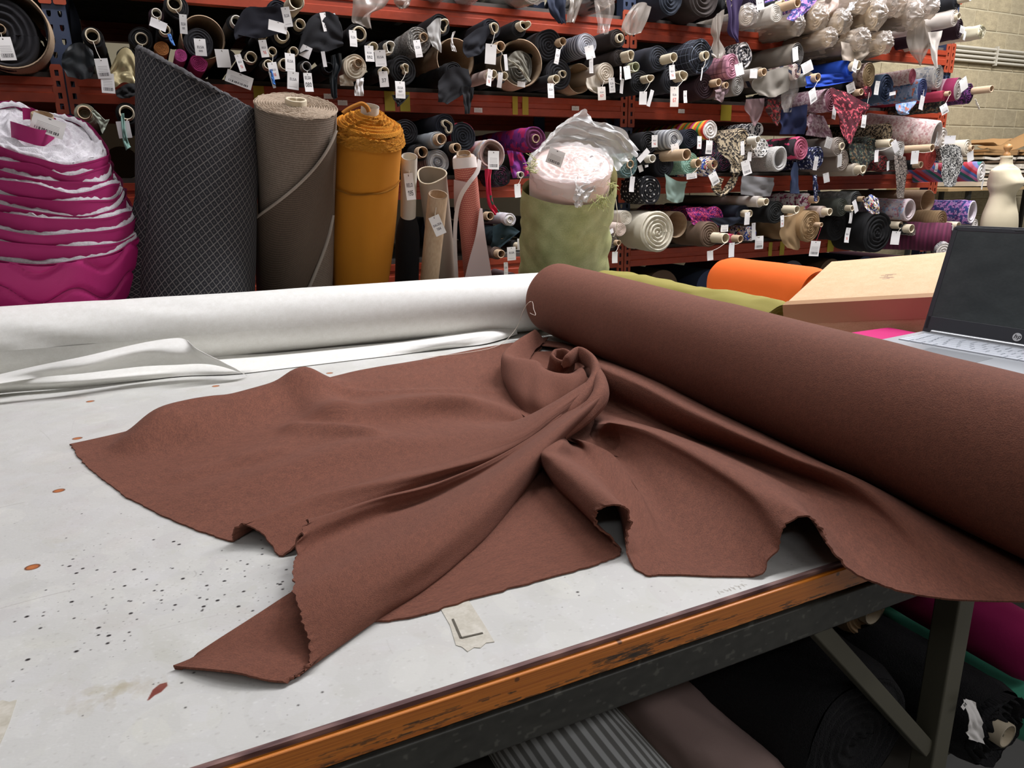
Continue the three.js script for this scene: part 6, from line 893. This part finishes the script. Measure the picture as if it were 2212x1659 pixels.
// ================================================================ things on the table behind the brown roll
const zRoll = (label, name, x, y, z0, z1, R, mat, q = {}) => { // roll lying along z
  const o = thing(name, label, q.cat ?? 'fabric roll'), sd = x * 7 + z0, yaw = q.yaw ?? 0, g = new THREE.Matrix4().makeRotationY(rad(yaw)).setPosition(x, y, z1), L = z1 - z0, wr = q.wr ?? .02;
  const sh = (t, z) => R * (1 + wr * noise3(Math.cos(t) * 1.5 + sd, Math.sin(t) * 1.5, z * 5) + wr * .5 * noise3(t * 3, z * 18, sd)), soft = q.soft ?? .1;
  mesh('roll_body', grid(48, 40, (u, v) => { const t = u * 6.2832, z = -L * v, e = Math.min(v, 1 - v) * L / (R * soft + 1e-6), k = e < 1 ? .9 + .1 * Math.sin(e * 1.57) : 1, r = sh(t, z) * k; return V(Math.cos(t) * r, Math.sin(t) * r, z); }, (u, v) => [u * 6.28 * R, v * L]).applyMatrix4(g), mat, o);
  for (const [z, s] of [[0, 1], [-L, -1]]) mesh('roll_end', grid(40, 30, (u, v) => { const t = u * 6.2832, r = sh(t, z) * .9 * (1 - v); return V(Math.cos(t) * r, Math.sin(t) * r, z + s * R * (q.amp ?? .04) * (Math.sin(6.283 * (v * (q.turns ?? 6) + u)) + .8 * noise3(t * 4, v * 9, sd))); }, (u, v) => [u * R * 3, v * R]).applyMatrix4(g), q.e ?? mat, o);
  if (q.t) { const p = [[1, -.1], [1, q.t[1]], [.78, q.t[1]], [.78, -.1]]; mesh('cardboard_tube', grid(20, 3, (u, v) => { const t = u * 6.2832, [s, z] = p[Math.round(v * 3)]; return V(Math.cos(t) * q.t[0] * s, Math.sin(t) * q.t[0] * s, z); }).toNonIndexed().applyMatrix4(g), M.cardPale, o); }
  return o;
};
zRoll('olive mustard cloth roll lying behind the brown roll', 'olive_roll', 1.665, 1.0, -2.6, -1.6, .098, cloths(0x8f8640, { bump: .0006 }), { wr: .09 });
zRoll('bright orange felt roll beside the cardboard box', 'orange_roll', 2.26, 1.012, -2.52, -2.0, .11, cloths(0xe8661a, { bump: .0008 }), { wr: .015, soft: .5 });
{ // folded fuchsia cloth under the laptop
  const o = thing('folded_fuchsia_cloth', 'stack of folded fuchsia pink cloth under the laptop', 'cloth'), m = cloths(0xc4126c);
  for (let k = 0; k < 4; k++) mesh('cloth_fold', rbox(1.545 + rr(-.003, .003), .921 + k * .0415, -.99 + rr(-.006, .006), .4, .0405, .62, .018, 4), m, o);
}
{ // brown shipping box with taped edges
  const o = thing('cardboard_box', 'closed brown cardboard box with tape along its edges, behind the laptop', 'box');
  const a = V(1.6, 1.1, -1.536), e1 = V(.666, .05, -.424).normalize(), e2 = V(.209, .05, .305); e2.addScaledVector(e1, -e2.dot(e1)).normalize(); const n = e2.clone().cross(e1).normalize(); if (n.y < 0) n.negate();
  const ct = dataTex(256, 256, (u, v) => { const f = tnoise(u, v, 10, 300) * .3 + tnoise(u * 1, v, 60, 301) * .35 + tnoise(u, v, 160, 302) * .35; return lerpc([186, 152, 112], [212, 182, 144], f); }, .4);
  const cm = new THREE.MeshStandardMaterial({ map: ct, roughness: .8 }), cd = cm, tm = new THREE.MeshStandardMaterial({ color: 0xb08a66, roughness: .3, transparent: false });
  const L1 = .79, L2 = .47, H = .185, mat = new THREE.Matrix4().makeBasis(e1, n, e2); mat.setPosition(a);
  const B = (x0, x1, y0, y1, z0, z1, r = .003) => rbox((x0 + x1) / 2, (y0 + y1) / 2, (z0 + z1) / 2, x1 - x0, y1 - y0, z1 - z0, r, 2).applyMatrix4(mat);
  mesh('box_body', B(0, L1, -H, -.006, 0, L2, .005), cd, o); mesh('box_lid', B(.0, L1, -.006, .0, .0, L2, .003), cm, o);
  mesh('packing_tape', [B(-.0012, .055, -.004, .0014, -.001, L2 + .001, .0005), B(-.0014, .0004, -.055, .001, -.001, L2 + .001, .0005)], tm, o); // left edge
  mesh('packing_tape', [B(0, L1, -.004, .0016, L2 - .022, L2 + .0014, .0005), B(0, L1, -.05, .0012, L2 - .0004, L2 + .0016, .0005)], tm, o);
  mesh('packing_tape', [B(-.0016, -.0002, -.055, .0018, -.001, L2 + .001, .0005)], tm, o);
  const st = []; const sm2 = new THREE.MeshStandardMaterial({ color: 0x9a8270, roughness: .9 }); for (let k = 0; k < 7; k++) st.push(B(.33 + k * .012, .336 + k * .012, 0, .0004, .22 + .012 * Math.sin(k * 2.1), .24 + .012 * Math.sin(k * 1.3), .0001)); mesh('ink_stamp', st, sm2, o);
}
{ // open silver laptop, facing the cutting side
  const o = thing('laptop', 'open silver laptop with a dark blank screen on folded fuchsia cloth', 'laptop');
  const a = V(1.588, 1.088, -1.095), h = V(.101, 0, .995).normalize(), f = V(-.995, 0, .101).normalize(), up = V(0, 1, 0);
  const mB = new THREE.Matrix4().makeBasis(h, up, f.clone().negate().cross(up).length() ? h.clone().cross(up) : f); mB.setPosition(a); // local x along the hinge, z = h x up
  const fz = h.clone().cross(up).dot(f) > 0 ? 1 : -1; // sign of "towards the user" in local z
  const silver = new THREE.MeshStandardMaterial({ color: 0xb4b8bc, roughness: .35, metalness: .6 }), keyM = new THREE.MeshStandardMaterial({ color: 0xc2c8d0, roughness: .45 }), blackM = new THREE.MeshStandardMaterial({ color: 0x3a3d43, roughness: .5 }), scr = new THREE.MeshPhysicalMaterial({ map: dataTex(256, 256, (u, v) => { const n = tnoise(u, v, 5, 310) * .5 + tnoise(u, v, 14, 311) * .3 + tnoise(u, v, 80, 312) * .2; return lerpc([46, 54, 56], [78, 86, 86], n); }, [1, 1]), roughness: .45 });
  const W = .395, D = .245, B = (x0, x1, y0, y1, z0, z1, r = .002) => { const [p, q] = fz > 0 ? [z0, z1] : [-z1, -z0]; return rbox((x0 + x1) / 2, (y0 + y1) / 2, (p + q) / 2, x1 - x0, y1 - y0, q - p, Math.min(r, (y1 - y0) / 2.01), 2); };
  const put = (name, g, m, par = o) => mesh(name, g.applyMatrix4(mB), m, par);
  const deck = put('keyboard_deck', B(0, W, 0, .016, 0, D, .004), silver);
  put('hinge_bar', B(.02, W - .02, .013, .022, -.004, .008, .004), silver);
  put('speaker_strip', B(.018, .05, .0158, .0164, .024, .027), keyM, deck);
  const rows = [[14, .0], [14, .0], [13, .006], [12, .01], [11, .014]];
  for (let j = 0; j < 6; j++) { const n = [15, 15, 14, 13, 12, 9][j], x0 = .024, x1 = W - .024; let x = x0; for (let i = 0; i < n; i++) { let w = (x1 - x0) / n; const kd = j === 0 ? .011 : .0165, z = .034 + (j === 0 ? 0 : .0125 + (j - 1) * .0185); if (j === 5) w = (i === 3 ? .4 : .6 / 8) * (x1 - x0); put('key', B(x + .001, x + w - .001, .0158, .0184, z, z + kd, .0008), keyM, deck); x += w; } }
  put('touchpad', B(.11, .23, .0158, .0164, .155, .235, .0003), new THREE.MeshStandardMaterial({ color: 0xa6aaae, roughness: .3, metalness: .4 }), deck);
  // screen lid leaning back
  const lean = Math.atan2(.073, .241), mS = new THREE.Matrix4().makeTranslation(0, .012, 0).multiply(new THREE.Matrix4().makeRotationX(-fz * lean));
  const S = (x0, x1, y0, y1, z0, z1, r) => B(x0, x1, y0, y1, z0, z1, r).applyMatrix4(mS);
  const lidShape = new THREE.Shape(); { const r = .013, w = W, hh = .252; lidShape.moveTo(0, 0); lidShape.lineTo(w, 0); lidShape.lineTo(w, hh - r); lidShape.quadraticCurveTo(w, hh, w - r, hh); lidShape.lineTo(r, hh); lidShape.quadraticCurveTo(0, hh, 0, hh - r); lidShape.lineTo(0, 0); }
  const lid = put('screen_lid', new THREE.ExtrudeGeometry(lidShape, { depth: .006, bevelEnabled: true, bevelSize: .001, bevelThickness: .001, bevelSegments: 2 }).translate(0, 0, -.006).applyMatrix4(mS), blackM);
  const pane = new THREE.PlaneGeometry(W - .022, .2).translate(W / 2, .14, 0); if (fz < 0) pane.rotateY(Math.PI).translate(W, 0, 0); put('display', pane.translate(0, 0, fz * .0018).applyMatrix4(mS), scr, lid);
  const bz = (x0, x1, y0, y1) => S(x0, x1, y0, y1, -.0005, .0026, .0008);
  put('bezel', mergeGeometries([bz(.003, .011, .01, .245), bz(W - .011, W - .003, .01, .245), bz(.003, W - .003, .24, .249), bz(.003, W - .003, .004, .04)]), blackM, lid);
  put('camera_slot', S(.13, .17, .2435, .2455, .0022, .003, .0002), new THREE.MeshStandardMaterial({ color: 0x101012, roughness: .3 }), lid);
  const lc = document.createElement('canvas'); lc.width = lc.height = 128; { const g = lc.getContext('2d'); g.fillStyle = '#2a2c30'; g.fillRect(0, 0, 128, 128); g.fillStyle = '#dfe2e4'; g.beginPath(); g.arc(64, 64, 60, 0, 7); g.fill(); g.fillStyle = '#2a2c30'; g.font = 'italic bold 78px sans-serif'; g.textAlign = 'center'; g.fillText('hp', 64, 86); }
  const lt = new THREE.CanvasTexture(lc); lt.colorSpace = THREE.SRGBColorSpace; lt.magFilter = THREE.LinearFilter;
  const em = new THREE.CircleGeometry(.0095, 28); if (fz < 0) em.rotateY(Math.PI); put('emblem', em.translate(W / 2, .022, fz * .0034).applyMatrix4(mS), new THREE.MeshStandardMaterial({ map: lt, roughness: .4 }), lid);
}
// ================================================================ under the table
const plush = new THREE.MeshStandardMaterial({ color: 0x131316, roughness: 1, bumpMap: weaveTex, bumpScale: .008, side: THREE.DoubleSide });
zRoll('big fluffy black plush roll under the table near the leg', 'plush_roll', 1.01, .49, -2.2, -.715, .137, plush, { wr: .05, amp: .03, soft: .35 });
zRoll('thin black cloth roll under the big plush roll', 'under_roll', 1.02, .312, -2.2, -.8, .04, cloths(0x17171a), {});
const stripeT = dataTex(128, 16, (u, v) => lerpc([206, 208, 206], [130, 130, 126], smooth(.35, .65, .5 + .5 * Math.sin(u * 6.283 * 8))), [.16, .5]);
zRoll('grey and white striped ticking roll under the table', 'ticking_roll', .585, .4, -2.2, -.7, .126, printed(stripeT), { wr: .03 });
zRoll('slim beige canvas roll between the ticking and the pink cloth', 'canvas_roll', .74, .325, -2.1, -.74, .052, cloths(0x8a8272), { wr: .1 });
zRoll('dusty pink fabric roll wedged beside the black plush roll', 'pink_cloth_roll', .845, .385, -2.2, -.73, .078, cloths(0xb59a92), { wr: .14 });
zRoll('tan cardboard core roll behind the table leg', 'tan_core_roll', 1.36, .5, -2.0, -.98, .07, cloths(0x9a7f60), { wr: .03, t: [.03, .02] });
zRoll('black shaggy roll right of the table leg', 'shaggy_roll', 1.4, .378, -1.9, -.7, .088, plush, { wr: .16, amp: .16, t: [.026, .03] });
zRoll('magenta crumpled cloth roll right of the table leg', 'magenta_roll', 1.535, .50, -1.9, -.7, .068, cloths(0xa3175c), { wr: .06, amp: .12, turns: 9 });
zRoll('mint green satin roll low at the right of the table leg', 'mint_satin_roll', 1.57, .337, -1.9, -.68, .06, new THREE.MeshPhysicalMaterial({ color: 0x4fa98a, roughness: .3, sheen: .4, side: THREE.DoubleSide }), { wr: .12 });
zRoll('beige cardboard coloured roll just under the overhanging brown cloth', 'beige_roll', 1.6, .64, -1.9, -.78, .072, cloths(0xb7a688), { wr: .03 });
zRoll('wine red roll under the table behind the tan core', 'wine_roll', 1.3, .7, -2.0, -1.05, .07, cloths(0x4c1230), { wr: .05 });
{ const o = thing('paper_label', 'torn white paper label lying on the black shaggy roll', 'paper'); const pts = [[[2080, 1510], [2104, 1515]], [[2082, 1545], [2112, 1550]], [[2090, 1580], [2126, 1585]], [[2098, 1600], [2134, 1612]]]; mesh('paper_sheet', cloth(pts.map(r => r.map(([x, y]) => atZ(x, y, -.665))), 8, 16, .0008, (p, u, v) => p.add(V(0, 0, .006 * Math.sin(v * 5) + .004 * noise3(u * 6, v * 8, 1)))), M.tagPlain, o);
  const c = document.createElement('canvas'); c.width = c.height = 64; const g = c.getContext('2d'); g.fillStyle = '#eeecea'; g.fillRect(0, 0, 64, 64); g.fillStyle = '#222'; g.font = 'bold 54px sans-serif'; g.fillText('R', 12, 52); const t = new THREE.CanvasTexture(c); t.colorSpace = THREE.SRGBColorSpace; t.magFilter = THREE.LinearFilter; const q = atZ(2084, 1523, -.655); mesh('printed_letter', new THREE.PlaneGeometry(.016, .016).rotateZ(-2.4).translate(q.x, q.y, q.z), new THREE.MeshStandardMaterial({ map: t, roughness: .7 }), o); }
// ================================================================ far right corner
{ // dressmaking bust
  const o = thing('dress_form', 'cream dressmaking bust with a wooden neck knob', 'dress form'), Z = -3.15, cream = cloths(0xd6caac, { rough: .8 }), C = atZ(2168, 430, Z), m = depthOf(C) / FOC;
  const secs = [[340, 2174, 12, .9], [348, 2174, 12.5, .9], [356, 2173, 16, .8], [362, 2173, 30, .55], [368, 2172, 40, .5], [380, 2171, 41, .58], [395, 2170, 39, .74], [405, 2168, 36, .74], [420, 2166, 30, .72], [440, 2163, 34, .72], [465, 2160, 41, .74], [490, 2158, 43, .74], [520, 2158, 40, .72]].map(([y, x, w, d]) => V(atZ(x, y, Z).x, atZ(x, y, Z).y, 0).setZ(w * m)), dep = [.9, .9, .8, .55, .5, .58, .74, .74, .72, .72, .74, .74, .72];
  mesh('torso', grid(48, 60, (u, v) => { const t = u * 6.2832, q = crv(secs, v), d = crv(dep.map(k => V(k, 0, 0)), v).x, bust = Math.exp(-(((v - .5) / .09) ** 2)) * .028 * (Math.exp(-(((t - 1.15) / .38) ** 2)) + Math.exp(-(((t - 2.0) / .38) ** 2))); const r = q.z; return V(q.x + Math.cos(t) * r, q.y, Z + Math.sin(t) * (r * d + bust)); }, (u, v) => [u, v]), cream, o);
  const nk = atZ(2174, 340, Z), wood = new THREE.MeshStandardMaterial({ color: 0xb98a56, roughness: .45 });
  mesh('neck_cap', new THREE.CylinderGeometry(11.5 * m, 12 * m, .012, 28).translate(nk.x, nk.y + .004, Z), cream, o);
  mesh('neck_knob', new THREE.LatheGeometry([[0, 0], [.02, 0], [.022, .01], [.014, .022], [.012, .03], [.022, .044], [.025, .056], [.018, .07], [0, .076]].map(q => new THREE.Vector2(q[0] * 1.05, q[1])), 24).translate(nk.x, nk.y + .01, Z), wood, o);
  const b = atZ(2158, 520, Z); mesh('stand_pole', new THREE.CylinderGeometry(.018, .018, b.y, 16).translate(b.x, b.y / 2, Z), wood, o); mesh('stand_base', new THREE.CylinderGeometry(.03, .2, .05, 28).translate(b.x, .025, Z), wood, o);
}
{ // shelf of paper patterns against the block wall
  const Z = -5.25, p0 = atZ(2060, 405, Z), p1 = V(9.6, p0.y, Z), o = thing('pattern_shelf', 'plain wooden shelf on dark posts against the block wall', 'shelf'), wood = new THREE.MeshStandardMaterial({ color: 0xa98d62, roughness: .7 }), post = new THREE.MeshStandardMaterial({ color: 0x2a2a28, roughness: .6 });
  mesh('shelf_board', box((p0.x + p1.x) / 2 - .3, p0.y - .015, Z, p1.x - p0.x + .6, .03, .7), wood, o);
  for (const x of [p0.x - .2, p0.x + .25, p1.x]) for (const z of [Z - .3, Z + .3]) mesh('shelf_post', box(x, (p0.y - .03) / 2, z, .04, p0.y - .03, .04), post, o);
  const whiteP = new THREE.MeshStandardMaterial({ color: 0xd8cfbe, roughness: .9 }), brownP = new THREE.MeshStandardMaterial({ color: 0xa07a4c, roughness: .9 }), darkP = new THREE.MeshStandardMaterial({ color: 0x5a4632, roughness: .9 });
  const x0 = atZ(2070, 380, Z).x, x1 = 9.3; let n = 0; const ordinal = ['lowest', 'second', 'third', 'fourth', 'fifth', 'sixth', 'seventh', 'eighth', 'ninth', 'tenth', 'topmost'];
  for (const [xa, xb, side] of [[x0, x0 + .55, 'left'], [x0 + .62, x1, 'right']]) for (let k = 0; k < 11; k++) { const y = p0.y + k * .034, s = thing('pattern_bundle', `flat bundle of ${k > 8 ? 'brown' : 'white'} paper patterns, ${ordinal[k]} in the ${side} pile`, 'paper bundle', 'paper pattern piles'); const xm = (xa + xb) / 2 + rr(-.04, .04), w = xb - xa + rr(-.08, .06); mesh('paper_layers', grid(16, 1, (u, v) => V(xm + (u - .5) * w, y + .012 * noise3(u * 3, k, 4) + .008, Z + (v - .5) * .5 + rr(-.0, .0)), null), k > 8 ? brownP : k % 4 === 3 ? darkP : whiteP, s); const g = s.children[0].geometry; s.children[0].geometry = thicken(g, 16, 1, .024); n++; }
  const top = p0.y + .375; for (const [label, x, ry, rz, m] of [['brown paper pattern folded open on top of the left pile', x0 + .25, .2, .08, brownP], ['creased brown pattern sheet leaning across the piles', x0 + .75, -.5, .28, brownP], ['dark brown pattern sheet tipped over the right pile', x0 + 1.15, .3, -.12, darkP]]) { const s = thing('pattern_sheet', label, 'paper'); mesh('paper_sheet', thicken(grid(10, 6, (u, v) => V((u - .5) * .5, .05 * Math.abs(u - .4) + .02 * noise3(u * 4, v * 4, x), (v - .5) * .4)), 10, 6, .004).rotateY(ry).rotateZ(rz).translate(x, top + .06, Z + .05), m, s); }
}
renderer.render(scene, camera);
